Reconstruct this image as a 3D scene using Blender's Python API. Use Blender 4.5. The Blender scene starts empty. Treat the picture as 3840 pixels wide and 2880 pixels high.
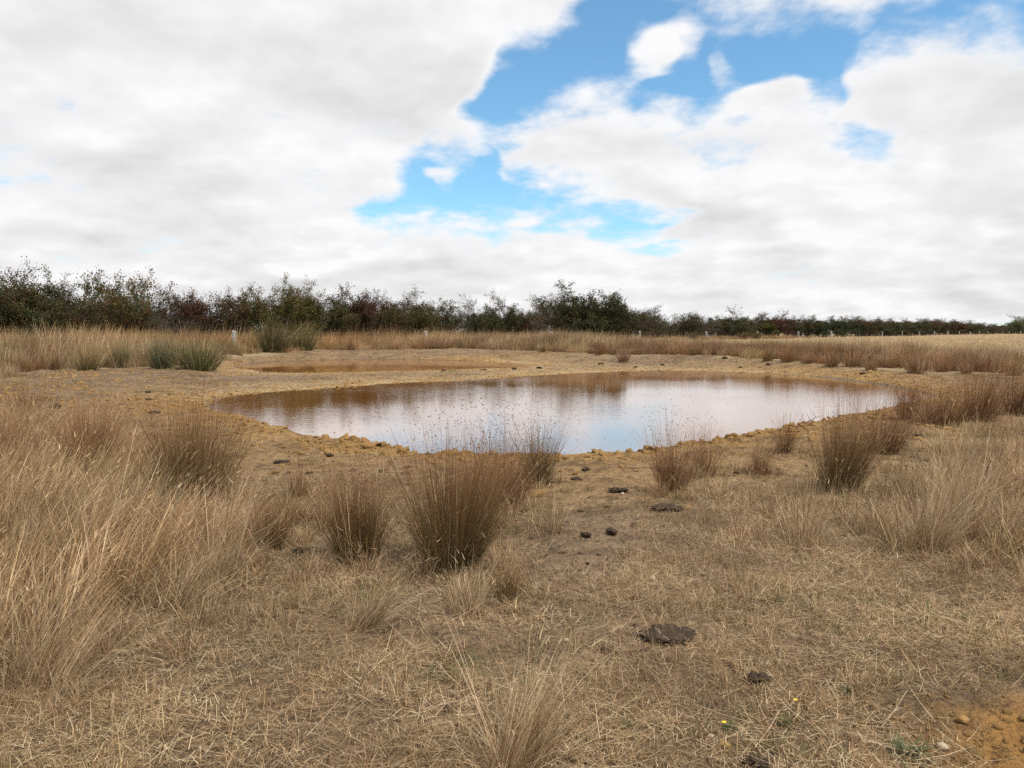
import bpy, math, random
import numpy as np
from mathutils import Vector, Matrix

# ------------------------------------------------------------------ camera, world, sun, exposure
SC = bpy.context.scene
COL = SC.collection
rng = np.random.default_rng(7)
random.seed(7)

EYE = 1.60
F_PX = 3000.0                 # focal length in photograph pixels (3840 wide)
HORIZON = 1244.0              # row of the horizon in the photograph
PITCH = math.atan((1440 - HORIZON) / F_PX)

cam_data = bpy.data.cameras.new('camera')
cam = bpy.data.objects.new('camera', cam_data)
COL.objects.link(cam)
cam_data.sensor_width = 36
cam_data.lens = 36 * F_PX / 3840
cam_data.clip_start = 0.05
cam_data.clip_end = 9000
cam.location = (0, 0, EYE)
cam.rotation_euler = (math.pi / 2 - PITCH, 0, 0)
SC.camera = cam

SUN_EL, SUN_AZ = math.radians(55), math.radians(122)      # azimuth from +Y towards +X

sun_data = bpy.data.lights.new('sun', 'SUN')
sun_data.energy = 3.7
sun_data.angle = math.radians(6)
sun_data.color = (1.0, 0.935, 0.84)
sun = bpy.data.objects.new('sun', sun_data)
COL.objects.link(sun)
sd = Vector((math.sin(SUN_AZ) * math.cos(SUN_EL), math.cos(SUN_AZ) * math.cos(SUN_EL), math.sin(SUN_EL)))
sun.rotation_euler = sd.to_track_quat('Z', 'Y').to_euler()
sun.location = (0, 0, 50)

vs = SC.view_settings
vs.view_transform = 'Standard'
vs.look = 'None'
vs.gamma = 1
vs.exposure = 0
vs.use_curve_mapping = False
SC.cycles.max_bounces = 4
SC.cycles.diffuse_bounces = 2
SC.cycles.transmission_bounces = 2
SC.cycles.glossy_bounces = 2
SC.cycles.use_adaptive_sampling = True
SC.cycles.adaptive_threshold = 0.02
SC.cycles.transparent_max_bounces = 6
SC.cycles.use_denoising = False


def pix_dir(px, py):
    """World direction of a photograph pixel (3840 x 2880)."""
    x, y = (px - 1920) / F_PX, (1440 - py) / F_PX
    c, s = math.cos(PITCH), math.sin(PITCH)
    v = np.array([x, c + s * y, -s + c * y])
    return v / np.linalg.norm(v)


class NT:
    """Small helper for writing node trees."""
    def __init__(self, tree):
        self.t = tree
        tree.nodes.clear()

    def n(self, kind, **kw):
        nd = self.t.nodes.new(kind)
        for k, v in kw.items():
            setattr(nd, k, v)
        return nd

    def put(self, sock, v):
        if isinstance(v, bpy.types.NodeSocket):
            self.t.links.new(v, sock)
        elif v is not None:
            if hasattr(sock.default_value, '__len__') and not hasattr(v, '__len__'):
                v = [v] * len(sock.default_value)
            if sock.type == 'RGBA' and len(v) == 3:
                v = (*v, 1)
            sock.default_value = v

    def m(self, op, a, b=None, c=None, clamp=False):
        nd = self.n('ShaderNodeMath', operation=op)
        nd.use_clamp = clamp
        for i, v in enumerate((a, b, c)):
            self.put(nd.inputs[i], v)
        return nd.outputs[0]

    def vm(self, op, a, b=None, out=0):
        nd = self.n('ShaderNodeVectorMath', operation=op)
        self.put(nd.inputs[0], a)
        if b is not None:
            self.put(nd.inputs[3 if op == 'SCALE' else 1], b)
        return nd.outputs[out]

    def ss(self, v, lo, hi, a=0.0, b=1.0, kind='SMOOTHSTEP'):
        nd = self.n('ShaderNodeMapRange', interpolation_type=kind)
        for i, q in enumerate((v, lo, hi, a, b)):
            self.put(nd.inputs[i], q)
        return nd.outputs[0]

    def mix(self, f, a, b, blend='MIX'):
        nd = self.n('ShaderNodeMix', data_type='RGBA', blend_type=blend)
        self.put(nd.inputs[0], f)
        self.put(nd.inputs[6], a)
        self.put(nd.inputs[7], b)
        return nd.outputs[2]

    def noise(self, vec, scale, detail=4, rough=0.55, dist=0.0, lac=2.0, col=False, dim='3D'):
        nd = self.n('ShaderNodeTexNoise', noise_dimensions=dim)
        self.put(nd.inputs['Vector'], vec)
        nd.inputs['Scale'].default_value = scale
        nd.inputs['Detail'].default_value = detail
        nd.inputs['Roughness'].default_value = rough
        nd.inputs['Lacunarity'].default_value = lac
        nd.inputs['Distortion'].default_value = dist
        return nd.outputs[1 if col else 0]

    def xyz(self, x, y, z):
        nd = self.n('ShaderNodeCombineXYZ')
        for i, v in enumerate((x, y, z)):
            self.put(nd.inputs[i], v)
        return nd.outputs[0]


def build_world():
    w = bpy.data.worlds.new('World')
    SC.world = w
    w.use_nodes = True
    w.cycles.sampling_method = 'NONE'          # an even, cloudy dome: bounced rays find it well enough
    g = NT(w.node_tree)
    tc = g.n('ShaderNodeTexCoord').outputs['Generated']
    sep = g.n('ShaderNodeSeparateXYZ')
    g.put(sep.inputs[0], tc)
    X, Y, Z = sep.outputs
    sky = g.n('ShaderNodeTexSky', sky_type='NISHITA')
    sky.sun_disc = False
    sky.sun_elevation = SUN_EL
    sky.sun_rotation = SUN_AZ
    sky.altitude = 50
    sky.air_density = 1.0
    sky.dust_density = 0.5
    sky.ozone_density = 1.0
    # cloud layer: a sheet of broken cumulus seen from below
    den = g.m('ADD', g.m('MAXIMUM', Z, 0.0), 0.26)
    U = g.m('DIVIDE', X, den)
    V = g.m('DIVIDE', Y, den)
    P = g.xyz(U, V, 0)
    AZ = g.m('MULTIPLY', g.m('ARCTAN2', X, Y), 180 / math.pi)
    EL = g.m('MULTIPLY', g.m('ARCSINE', Z), 180 / math.pi)
    wob = g.noise(P, 2.8, 2, 0.6, col=True, dim='2D')
    wob = g.vm('MULTIPLY', g.vm('SUBTRACT', wob, (0.5, 0.5, 0.5)), (5.0, 3.4, 0))
    A2 = g.vm('ADD', g.xyz(AZ, EL, 0), wob)
    sp = g.n('ShaderNodeSeparateXYZ')
    g.put(sp.inputs[0], A2)
    az2, el2 = sp.outputs[0], sp.outputs[1]
    S = 3840 / 2212

    def ang(x, y):
        d = pix_dir(x * S, y * S)
        return math.degrees(math.atan2(d[0], d[1])), math.degrees(math.asin(d[2]))

    # two long rifts of open sky: upper and lower rim of each along the azimuth
    A_TOP = [(1035, 262), (1060, 215), (1085, 110), (1120, 88), (1180, 95), (1240, 45), (1300, -20), (1500, -20), (1540, 18), (1600, 14), (1700, 30), (1850, 22), (1900, -40), (2400, -60), (2700, 40)]
    A_BOT = [(1035, 262), (1060, 305), (1085, 312), (1120, 292), (1180, 252), (1240, 225), (1300, 218), (1400, 222), (1500, 236), (1560, 215), (1700, 205), (1780, 235), (1815, 225), (1840, 145), (1880, 120), (1960, 95), (2080, 68), (2180, 75), (2400, 60), (2700, 40)]
    B_TOP = [(800, 460), (830, 448), (880, 362), (920, 350), (1000, 332), (1045, 300), (1062, 300), (1085, 378), (1150, 390), (1250, 396), (1300, 402), (1350, 428), (1400, 462), (1432, 475)]
    B_BOT = [(800, 460), (830, 470), (880, 478), (920, 486), (1000, 492), (1045, 492), (1062, 488), (1085, 475), (1150, 456), (1250, 474), (1300, 484), (1350, 487), (1400, 482), (1432, 475)]
    LO, HI, E0, E1 = -70.0, 70.0, -5.0, 40.0

    def curves(lists, shut):
        nd = g.n('ShaderNodeRGBCurve')
        mp = nd.mapping
        mp.clip_min_x, mp.clip_max_x, mp.clip_min_y, mp.clip_max_y = 0, 1, 0, 1
        for ci, pts in enumerate(lists):
            cv = mp.curves[ci]
            q = []
            for x, y in pts:
                a, e = ang(x, y)
                a0, _ = ang(x, 300)
                q.append(((a0 - LO) / (HI - LO), (e - E0) / (E1 - E0)))
            sh = -0.3 if ci in shut else 0.3
            q = [(0.0, q[0][1] + sh), (q[0][0] - 0.06, q[0][1] + sh)] + q + [(q[-1][0] + 0.06, q[-1][1] + sh), (1.0, q[-1][1] + sh)]
            while len(cv.points) < len(q):
                cv.points.new(0.5, 0.5)
            for p_, (a, e) in zip(cv.points, q):
                p_.location = (a, e)
                p_.handle_type = 'VECTOR'
        mp.update()
        t = g.ss(az2, LO, HI, 0, 1, 'LINEAR')
        col = g.n('ShaderNodeCombineColor')
        for i in range(3):
            g.put(col.inputs[i], t)
        g.put(nd.inputs[1], col.outputs[0])
        o = g.n('ShaderNodeSeparateColor')
        g.put(o.inputs[0], nd.outputs[0])
        return o.outputs

    ta, ba, tb = curves([A_TOP, A_BOT, B_TOP], (0, 2))
    bb = curves([B_BOT], ())[0]
    en = g.ss(el2, E0, E1, 0, 1, 'LINEAR')

    def rift(top, bot):
        return g.m('MINIMUM', g.m('SUBTRACT', top, en), g.m('SUBTRACT', en, bot))
    open_ = g.m('MAXIMUM', rift(ta, ba), rift(tb, bb))
    # outside the rifts the cloud deck is closed, with a few chance gaps
    low = g.noise(g.xyz(V, U, 0), 0.8, 1, 0.5, dim='2D')
    deck = g.ss(low, 0.30, 0.45, 0.3, 1.0, 'LINEAR')
    deck = g.m('MAXIMUM', deck, g.ss(EL, 5.0, 11.0, 1.0, 0.0))
    cov = g.m('SUBTRACT', 0.0, g.m('MULTIPLY', open_, 15.0))
    cov = g.m('MAXIMUM', g.m('MINIMUM', cov, g.m('MULTIPLY', deck, 0.70)), -0.75)

    def blob(cx, cy, rx, ry, amp):
        az, el = ang(cx, cy)
        k = math.degrees(S / F_PX)
        v = g.vm('MULTIPLY', g.vm('SUBTRACT', A2, (az, el, 0)), (1 / (rx * k), 1 / (ry * k), 0))
        return g.ss(g.vm('LENGTH', v, out=1), 0.45, 1.3, amp, 0.0)
    for bl in [(1398, 112, 60, 62, 0.92), (1455, 88, 64, 52, 0.92), (1430, 205, 90, 22, -0.55), (1552, 135, 30, 46, 0.45), (1660, 210, 72, 30, 0.75), (962, 388, 36, 36, 0.75),
               (1868, 308, 62, 44, -0.62), (1450, 540, 90, 20, -0.55)]:
        cov = g.m('ADD', cov, blob(*bl))
    # billows: the same lumps set the outline, the thickness and the shading
    P2 = g.vm('ADD', P, g.xyz(0.03, -0.11, 0))
    lump = g.noise(P, 3.3, 4, 0.55, dim='2D')
    lump2 = g.noise(P2, 3.3, 3, 0.55, dim='2D')
    fine = g.noise(P, 10.0, 6, 0.60, dim='2D')
    f = g.m('ADD', g.m('MULTIPLY', g.m('SUBTRACT', lump, 0.5), 1.5), g.m('MULTIPLY', g.m('SUBTRACT', fine, 0.5), 1.05))
    raw = g.m('ADD', cov, f)
    dens = g.ss(raw, -0.42, 0.42)
    # light in the cloud: white tops and rims, soft grey bases where more cloud lies above
    above = g.m('SUBTRACT', lump2, lump)
    big = g.noise(g.vm('ADD', P, (31.3, 17.7, 0)), 1.5, 2, 0.5, dim='2D')
    thick = g.ss(g.m('ADD', cov, g.m('MULTIPLY', f, 0.7)), 0.05, 0.95)
    br = g.m('SUBTRACT', 0.955, g.m('MULTIPLY', thick, g.ss(big, 0.34, 0.66, 0.0, 0.155)))
    br = g.m('SUBTRACT', br, g.m('MULTIPLY', g.m('ADD', thick, 0.25), g.m('MULTIPLY', above, 0.42)))
    br = g.m('ADD', br, g.m('MULTIPLY', g.m('SUBTRACT', fine, 0.5), 0.10))
    br = g.m('MINIMUM', br, 1.0)
    warm = g.mix(thick, (0.985, 0.995, 1.02), (1.0, 0.985, 0.985))
    SKY = 0.10
    cloud = g.vm('SCALE', warm, g.m('MULTIPLY', br, CLOUD / SKY))
    skyc = g.mix(1.0, sky.outputs[0], SKY_TINT, 'MULTIPLY')
    dens = g.m('MAXIMUM', dens, g.ss(EL, 0.0, 8.0, 0.75, 0.0))
    col = g.mix(dens, skyc, cloud)
    bg = g.n('ShaderNodeBackground')
    g.put(bg.inputs[0], col)
    bg.inputs[1].default_value = SKY
    out = g.n('ShaderNodeOutputWorld')
    g.put(out.inputs[0], bg.outputs[0])


CLOUD = 0.99
SKY_TINT = (1.18, 1.68, 1.80)
build_world()

# ------------------------------------------------------------------ helpers
def tag(o, label=None, cat=None, group=None, kind=None):
    for k, v in (('label', label), ('category', cat), ('group', group), ('kind', kind)):
        if v:
            o[k] = v
    return o


def nth(n):
    return '%d%s' % (n, 'th' if n % 100 in (11, 12, 13) else {1: 'st', 2: 'nd', 3: 'rd'}.get(n % 10, 'th'))


def link(o, parent=None):
    COL.objects.link(o)
    if parent is not None:
        o.parent = parent
    return o


def mesh(name, V, F, cols=None, mat=None, smooth=False):
    """Fast mesh from numpy arrays; F is (m,3) or (m,4) or a list of such arrays."""
    me = bpy.data.meshes.new(name)
    Fs = F if isinstance(F, list) else [F]
    Fs = [np.asarray(f, dtype=np.int32) for f in Fs if len(f)]
    V = np.asarray(V, dtype=np.float32)
    me.vertices.add(len(V))
    me.vertices.foreach_set('co', V.ravel())
    nl = sum(f.size for f in Fs)
    npoly = sum(len(f) for f in Fs)
    me.loops.add(nl)
    me.loops.foreach_set('vertex_index', np.concatenate([f.ravel() for f in Fs]))
    me.polygons.add(npoly)
    tot = np.concatenate([np.full(len(f), f.shape[1], dtype=np.int32) for f in Fs])
    start = np.concatenate([[0], np.cumsum(tot)[:-1]]).astype(np.int32)
    me.polygons.foreach_set('loop_start', start)
    me.polygons.foreach_set('loop_total', tot)
    if smooth:
        me.polygons.foreach_set('use_smooth', np.ones(npoly, dtype=bool))
    if cols is not None:
        a = me.attributes.new('col', 'FLOAT_COLOR', 'POINT')
        c = np.ones((len(V), 4), dtype=np.float32)
        c[:, :3] = cols
        a.data.foreach_set('color', c.ravel())
    me.update(calc_edges=True)
    if mat is not None:
        me.materials.append(mat)
    return me


def smooth(x, a, b):
    t = np.clip((x - a) / (b - a), 0, 1)
    return t * t * (3 - 2 * t)


def _hash(ix, iy, seed):
    n = (ix.astype(np.int64) * 374761393 + iy.astype(np.int64) * 668265263 + seed * 974711) & 0x7fffffff
    n = ((n ^ (n >> 13)) * 1274126177) & 0x7fffffff
    n = (n ^ (n >> 16)) & 0x7fffffff
    return n / 0x7fffffff


def vnoise(x, y, s, seed=0):
    x, y = np.asarray(x) / s, np.asarray(y) / s
    ix, iy = np.floor(x), np.floor(y)
    fx, fy = x - ix, y - iy
    fx, fy = fx * fx * (3 - 2 * fx), fy * fy * (3 - 2 * fy)
    a, b = _hash(ix, iy, seed), _hash(ix + 1, iy, seed)
    c, d = _hash(ix, iy + 1, seed), _hash(ix + 1, iy + 1, seed)
    return (a * (1 - fx) + b * fx) * (1 - fy) + (c * (1 - fx) + d * fx) * fy - 0.5


def fbm(x, y, s, oct=4, seed=0, gain=0.5):
    v, a = 0, 1.0
    for i in range(oct):
        v = v + a * vnoise(x, y, s, seed + i * 17)
        s, a = s * 0.5, a * gain
    return v


def poly_sdf(x, y, P):
    """Signed distance to a polygon (negative inside)."""
    x, y = np.asarray(x, float), np.asarray(y, float)
    d2 = np.full(x.shape, 1e18)
    ins = np.zeros(x.shape, bool)
    n = len(P)
    for i in range(n):
        ax, ay = P[i]
        bx, by = P[(i + 1) % n]
        ex, ey = bx - ax, by - ay
        wx, wy = x - ax, y - ay
        t = np.clip((wx * ex + wy * ey) / (ex * ex + ey * ey + 1e-12), 0, 1)
        d2 = np.minimum(d2, (wx - ex * t) ** 2 + (wy - ey * t) ** 2)
        c = ((ay > y) != (by > y))
        xi = ax + (y - ay) / (by - ay + 1e-12) * ex
        ins ^= c & (x < xi)
    d = np.sqrt(d2)
    return np.where(ins, -d, d)


S = 3840 / 2212
WATER = -0.15
WATER_B = -0.04


def on_plane(px, py, z):
    d = pix_dir(px, py)
    t = (z - EYE) / d[2]
    return np.array([d[0] * t, d[1] * t])


def poly_at(pts, z):
    return [tuple(on_plane(a * S, b * S, z)) for a, b in pts]


def chaikin(P, n=2):
    for _ in range(n):
        Q = []
        for i in range(len(P)):
            a, b = np.array(P[i]), np.array(P[(i + 1) % len(P)])
            Q += [tuple(a * .75 + b * .25), tuple(a * .25 + b * .75)]
        P = Q
    return P


POND_A = chaikin(poly_at([
    (448, 868), (478, 857), (560, 849), (700, 839), (900, 826), (1060, 819), (1150, 811), (1300, 804), (1450, 800), (1560, 802),
    (1700, 809), (1800, 817), (1900, 831), (1965, 843), (2012, 855), (2014, 859), (1995, 865), (1945, 875), (1870, 890), (1800, 905), (1735, 920),
    (1640, 941), (1560, 953), (1480, 970), (1390, 982), (1300, 989), (1250, 991), (1200, 989), (1110, 991), (1020, 988), (925, 986),
    (880, 979), (840, 971), (760, 959), (700, 949), (650, 940), (600, 926), (550, 909), (500, 897), (460, 884)], WATER), 2)
POND_B = chaikin(poly_at([
    (505, 793), (550, 784), (650, 779), (800, 776), (960, 778), (1080, 782), (1160, 788), (1140, 793), (1060, 796), (960, 799),
    (860, 801), (760, 804), (640, 806), (600, 805), (540, 800)], WATER_B), 2)

# fence line fitted to the posts of the photograph
F_TH = math.atan(0.805)
F_U = np.array([math.sin(F_TH), math.cos(F_TH)])
F_N = np.array([-math.cos(F_TH), math.sin(F_TH)])          # away from the camera
F_S = 16.0
F_P0 = np.array([-16.5, 47.6])


def fence_dist(x, y):
    return (x - F_P0[0]) * F_N[0] + (y - F_P0[1]) * F_N[1]


def pond_d(x, y):
    wob = 0.30 * fbm(x, y, 1.6, 3, 5) + 0.10 * vnoise(x, y, 0.25, 9)
    return poly_sdf(x, y, POND_A) + wob, poly_sdf(x, y, POND_B) + wob


def height(x, y, fine=True):
    x, y = np.asarray(x, float), np.asarray(y, float)
    d1, d2 = pond_d(x, y)
    d = np.minimum(d1, d2)
    base = 0.44 * smooth(y + 0.1 * np.abs(x), 16, 54) + 0.10 * fbm(x, y, 9, 2, 31) * smooth(np.hypot(x, y), 3, 12)
    base = base + 0.12 * smooth(y, 80, 300)
    spit = 1 - smooth(d1 + d2, 9, 16)
    k = 0.14 * (1 - spit) + 0.022 * spit
    wl = WATER + (WATER_B - WATER) * smooth(d1 - d2, -1.5, 1.5)
    bank = wl + 0.015 * (1 - spit) + k * np.maximum(d, 0) + 0.03 * smooth(d, 0.0, 0.25) * (1 - spit)
    # soft minimum of bank and base
    h = np.where(bank < base, bank, base)
    q = np.clip(0.5 + 0.5 * (bank - base) / 0.10, 0, 1)
    h = bank * (1 - q) + base * q - 0.10 * q * (1 - q)
    inside = wl - 0.02 - np.minimum(0.5, 0.09 * np.maximum(-d, 0))
    h = np.where(d < 0, inside, h)
    if fine:
        clay = np.exp(-np.maximum(d - 0.3, 0) / 1.3) * (d > 0) * (1 - 0.9 * spit)
        edge = smooth(d, 0.0, 0.3)
        h = h + (0.014 * (1 - 0.5 * spit) + 0.075 * clay) * fbm(x, y, 0.40, 4, 77) * edge + 0.03 * fbm(x, y, 1.3, 2, 41) * edge * (1 - 0.7 * spit)
        ridge = 1 - np.abs(2 * vnoise(x, y, 0.21, 93))
        pock = smooth(vnoise(x, y, 0.16, 95), 0.05, 0.4)
        h = h + clay * edge * (0.05 * (ridge - 0.5) - 0.035 * pock)
    return h


def at(px, py):
    """Ground point under a photograph pixel."""
    d = pix_dir(px, py)
    z = 0.0
    for _ in range(12):
        t = (z - EYE) / d[2]
        z2 = float(height(d[0] * t, d[1] * t))
        z = 0.5 * z + 0.5 * z2
    t = (z - EYE) / d[2]
    x, y = d[0] * t, d[1] * t
    return np.array([x, y, float(height(x, y))])


def at2(a, b):
    return at(a * S, b * S)


# zones of the ground, drawn as outlines on the land
TALL_L = [tuple(at2(a, b)[:2]) for a, b in [(-900, 905), (0, 925), (120, 915), (260, 965), (330, 1045), (430, 1090), (520, 1120),
          (620, 1190), (575, 1250), (450, 1270), (350, 1320), (270, 1400), (180, 1470), (0, 1500), (-900, 1560)]]
TALL_R = [tuple(at2(a, b)[:2]) for a, b in [(1985, 1090), (2030, 1010), (2120, 950), (2212, 915), (2900, 890), (3300, 1200), (2500, 1260),
          (2212, 1230), (2110, 1230), (1990, 1195), (1945, 1135)]]
MID_R = [tuple(at2(a, b)[:2]) for a, b in [(1640, 1075), (1740, 1060), (1900, 1060), (1960, 1120), (1930, 1200), (1700, 1200), (1600, 1150)]]
MID_L = [tuple(at2(a, b)[:2]) for a, b in [(-900, 1480), (100, 1480), (250, 1420), (380, 1330), (520, 1290), (600, 1330), (520, 1450),
         (330, 1600), (250, 1900), (-900, 1900)]]
DIRT = [[tuple(at2(a, b)[:2]) for a, b in q] for q in (
    [(1190, 1060), (1330, 1040), (1480, 1090), (1440, 1250), (1330, 1320), (1200, 1330), (1110, 1240)],
    [(590, 1095), (700, 1070), (730, 1215), (650, 1240)],
    [(620, 1500), (900, 1440), (1010, 1600), (950, 1900), (600, 1900)],
    [(1250, 1440), (1420, 1400), (1560, 1480), (1500, 1620), (1300, 1600)])]
ORANGE = [tuple(at2(a, b)[:2]) for a, b in [(1940, 1580), (2000, 1505), (2180, 1460), (2400, 1480), (2500, 1900), (2100, 1800), (2060, 1640)]]
EDGE_FAR = [tuple(at2(a, b)[:2]) for a, b in [(-900, 850), (-300, 838), (0, 822), (100, 803), (230, 797), (480, 797), (492, 772), (700, 762),
            (1000, 754), (1100, 758), (1300, 769), (1500, 779), (1700, 787), (1850, 797), (2000, 806), (2212, 810), (2500, 826), (3000, 850)]]
FAR_POLY = EDGE_FAR + [(400, 60), (700, 900), (-700, 900), (-400, 60)]


def zones(x, y):
    d1, d2 = pond_d(x, y)
    d = np.minimum(d1, d2)
    n = fbm(x, y, 1.1, 4, 3)
    n2 = fbm(x, y, 0.45, 3, 13)
    far = smooth(-poly_sdf(x, y, FAR_POLY) + 1.2 * n, -0.5, 1.0)
    near_side = (y < 17) * 1.0
    clay = np.maximum(1 - smooth(d + 1.0 * n, 0.5, 2.1), 0.55 * (1 - smooth(d + 1.6 * n, 1.6, 4.5)))
    clay = np.where(y > 17, np.maximum(clay * (0.35 + 0.65 * (d1 + d2 < 16)), 0.75 * (1 - smooth(d + 1.8 * n, 0.8, 3.0)) * (d1 < d2 + 4)), clay) * (1 - far)
    clay = np.maximum(clay, 0.95 * smooth(-poly_sdf(x, y, ORANGE) + 0.35 * n + 0.2 * n2, -0.15, 0.2))
    bare = 1 - smooth(d + 1.5 * n + 0.6 * n2, 2.4, 4.4)
    bare = np.where(y > 14, 1 - smooth(d + 2.5 * n, 7.0, 12.0), bare)
    for q, wgt in zip(DIRT, (0.88, 0.9, 0.55, 0.5)):
        bare = np.maximum(bare, wgt * smooth(-poly_sdf(x, y, q) + 0.6 * n + 0.3 * n2, -0.2, 0.35))
    bare = np.maximum(bare, 0.75 * smooth(fbm(x, y, 0.8, 3, 303), 0.02, 0.32))
    bare = bare * (1 - far)
    return d, clay, bare, far


# ------------------------------------------------------------------ materials
def new_mat(name):
    m = bpy.data.materials.new(name)
    m.use_nodes = True
    return m, NT(m.node_tree)


def finish(g, bsdf):
    o = g.n('ShaderNodeOutputMaterial')
    g.put(o.inputs[0], bsdf)


def mat_blades(name, transl=0.16, rough=0.75, instanced=True, objcol=False):
    m, g = new_mat(name)
    a = g.n('ShaderNodeAttribute', attribute_name='col')
    c = a.outputs['Color']
    if instanced:
        t = g.n('ShaderNodeAttribute', attribute_type='INSTANCER', attribute_name='tint')
        c = g.mix(1.0, c, t.outputs['Color'], 'MULTIPLY')
        pos = g.n('ShaderNodeNewGeometry').outputs['Position']
        dr = g.noise(pos, 1.1, 2, 0.6)
        c = g.mix(1.0, c, g.mix(g.ss(dr, 0.30, 0.70), (0.74, 0.69, 0.64), (1.14, 1.12, 1.08)), 'MULTIPLY')
    if objcol:
        oi = g.n('ShaderNodeObjectInfo')
        c = g.mix(1.0, c, oi.outputs['Color'], 'MULTIPLY')
    p = g.n('ShaderNodeBsdfPrincipled')
    g.put(p.inputs['Base Color'], c)
    p.inputs['Roughness'].default_value = rough
    p.inputs['Specular IOR Level'].default_value = 0.25
    tr = g.n('ShaderNodeBsdfTranslucent')
    g.put(tr.inputs[0], c)
    mx = g.n('ShaderNodeMixShader')
    mx.inputs[0].default_value = transl
    g.put(mx.inputs[1], p.outputs[0])
    g.put(mx.inputs[2], tr.outputs[0])
    finish(g, mx.outputs[0])
    return m


M_GRASS = mat_blades('dry_grass_blades')
M_RUSH = mat_blades('rush_stems', 0.08, 0.6, instanced=False, objcol=True)
M_LEAF = mat_blades('hawthorn_leaves', 0.22, 0.6, instanced=False, objcol=True)


def mat_simple(name, c1, c2, scale, rough=0.85, bump=0.0, c3=None, spec=0.3):
    m, g = new_mat(name)
    tc = g.n('ShaderNodeTexCoord').outputs['Object']
    n = g.noise(tc, scale, 6, 0.6)
    c = g.mix(g.ss(n, 0.3, 0.7), c1, c2)
    if c3:
        n2 = g.noise(tc, scale * 3.1, 4, 0.6)
        c = g.mix(g.ss(n2, 0.55, 0.75), c, c3)
    p = g.n('ShaderNodeBsdfPrincipled')
    g.put(p.inputs['Base Color'], c)
    p.inputs['Roughness'].default_value = rough
    p.inputs['Specular IOR Level'].default_value = spec
    if bump:
        b = g.n('ShaderNodeBump')
        b.inputs['Strength'].default_value = bump
        b.inputs['Distance'].default_value = 0.02
        g.put(b.inputs['Height'], g.noise(tc, scale * 4, 6, 0.65))
        g.put(p.inputs['Normal'], b.outputs[0])
    finish(g, p.outputs[0])
    return m


M_BARK = mat_simple('hawthorn_bark', (0.055, 0.045, 0.036), (0.125, 0.11, 0.095), 6, 0.9)
M_POST = mat_simple('weathered_timber', (0.26, 0.25, 0.24), (0.42, 0.41, 0.39), 9, 0.9, 0.4, (0.22, 0.20, 0.18))
M_RUST = mat_simple('rusty_steel', (0.10, 0.045, 0.025), (0.17, 0.08, 0.045), 30, 0.8)
M_WIRE = mat_simple('galvanised_wire', (0.25, 0.24, 0.23), (0.32, 0.30, 0.28), 30, 0.5)
M_DUNG = mat_simple('dried_dung', (0.034, 0.023, 0.016), (0.075, 0.050, 0.031), 22, 0.95, 0.8, (0.16, 0.11, 0.065))
M_STONE = mat_simple('pale_stone', (0.42, 0.34, 0.24), (0.55, 0.47, 0.35), 14, 0.9, 0.4)
M_CLOD = mat_simple('clay_clods', (0.28, 0.160, 0.055), (0.40, 0.245, 0.092), 9, 0.95, 0.8, (0.15, 0.095, 0.05))
M_CRUMB = mat_simple('trodden_dirt', (0.075, 0.05, 0.03), (0.19, 0.125, 0.07), 12, 0.95, 0.6)
M_STICK = mat_simple('dead_wood', (0.09, 0.07, 0.05), (0.17, 0.14, 0.11), 20, 0.9)
M_GREEN = mat_blades('green_leaves', 0.2, 0.6, instanced=False)


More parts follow.
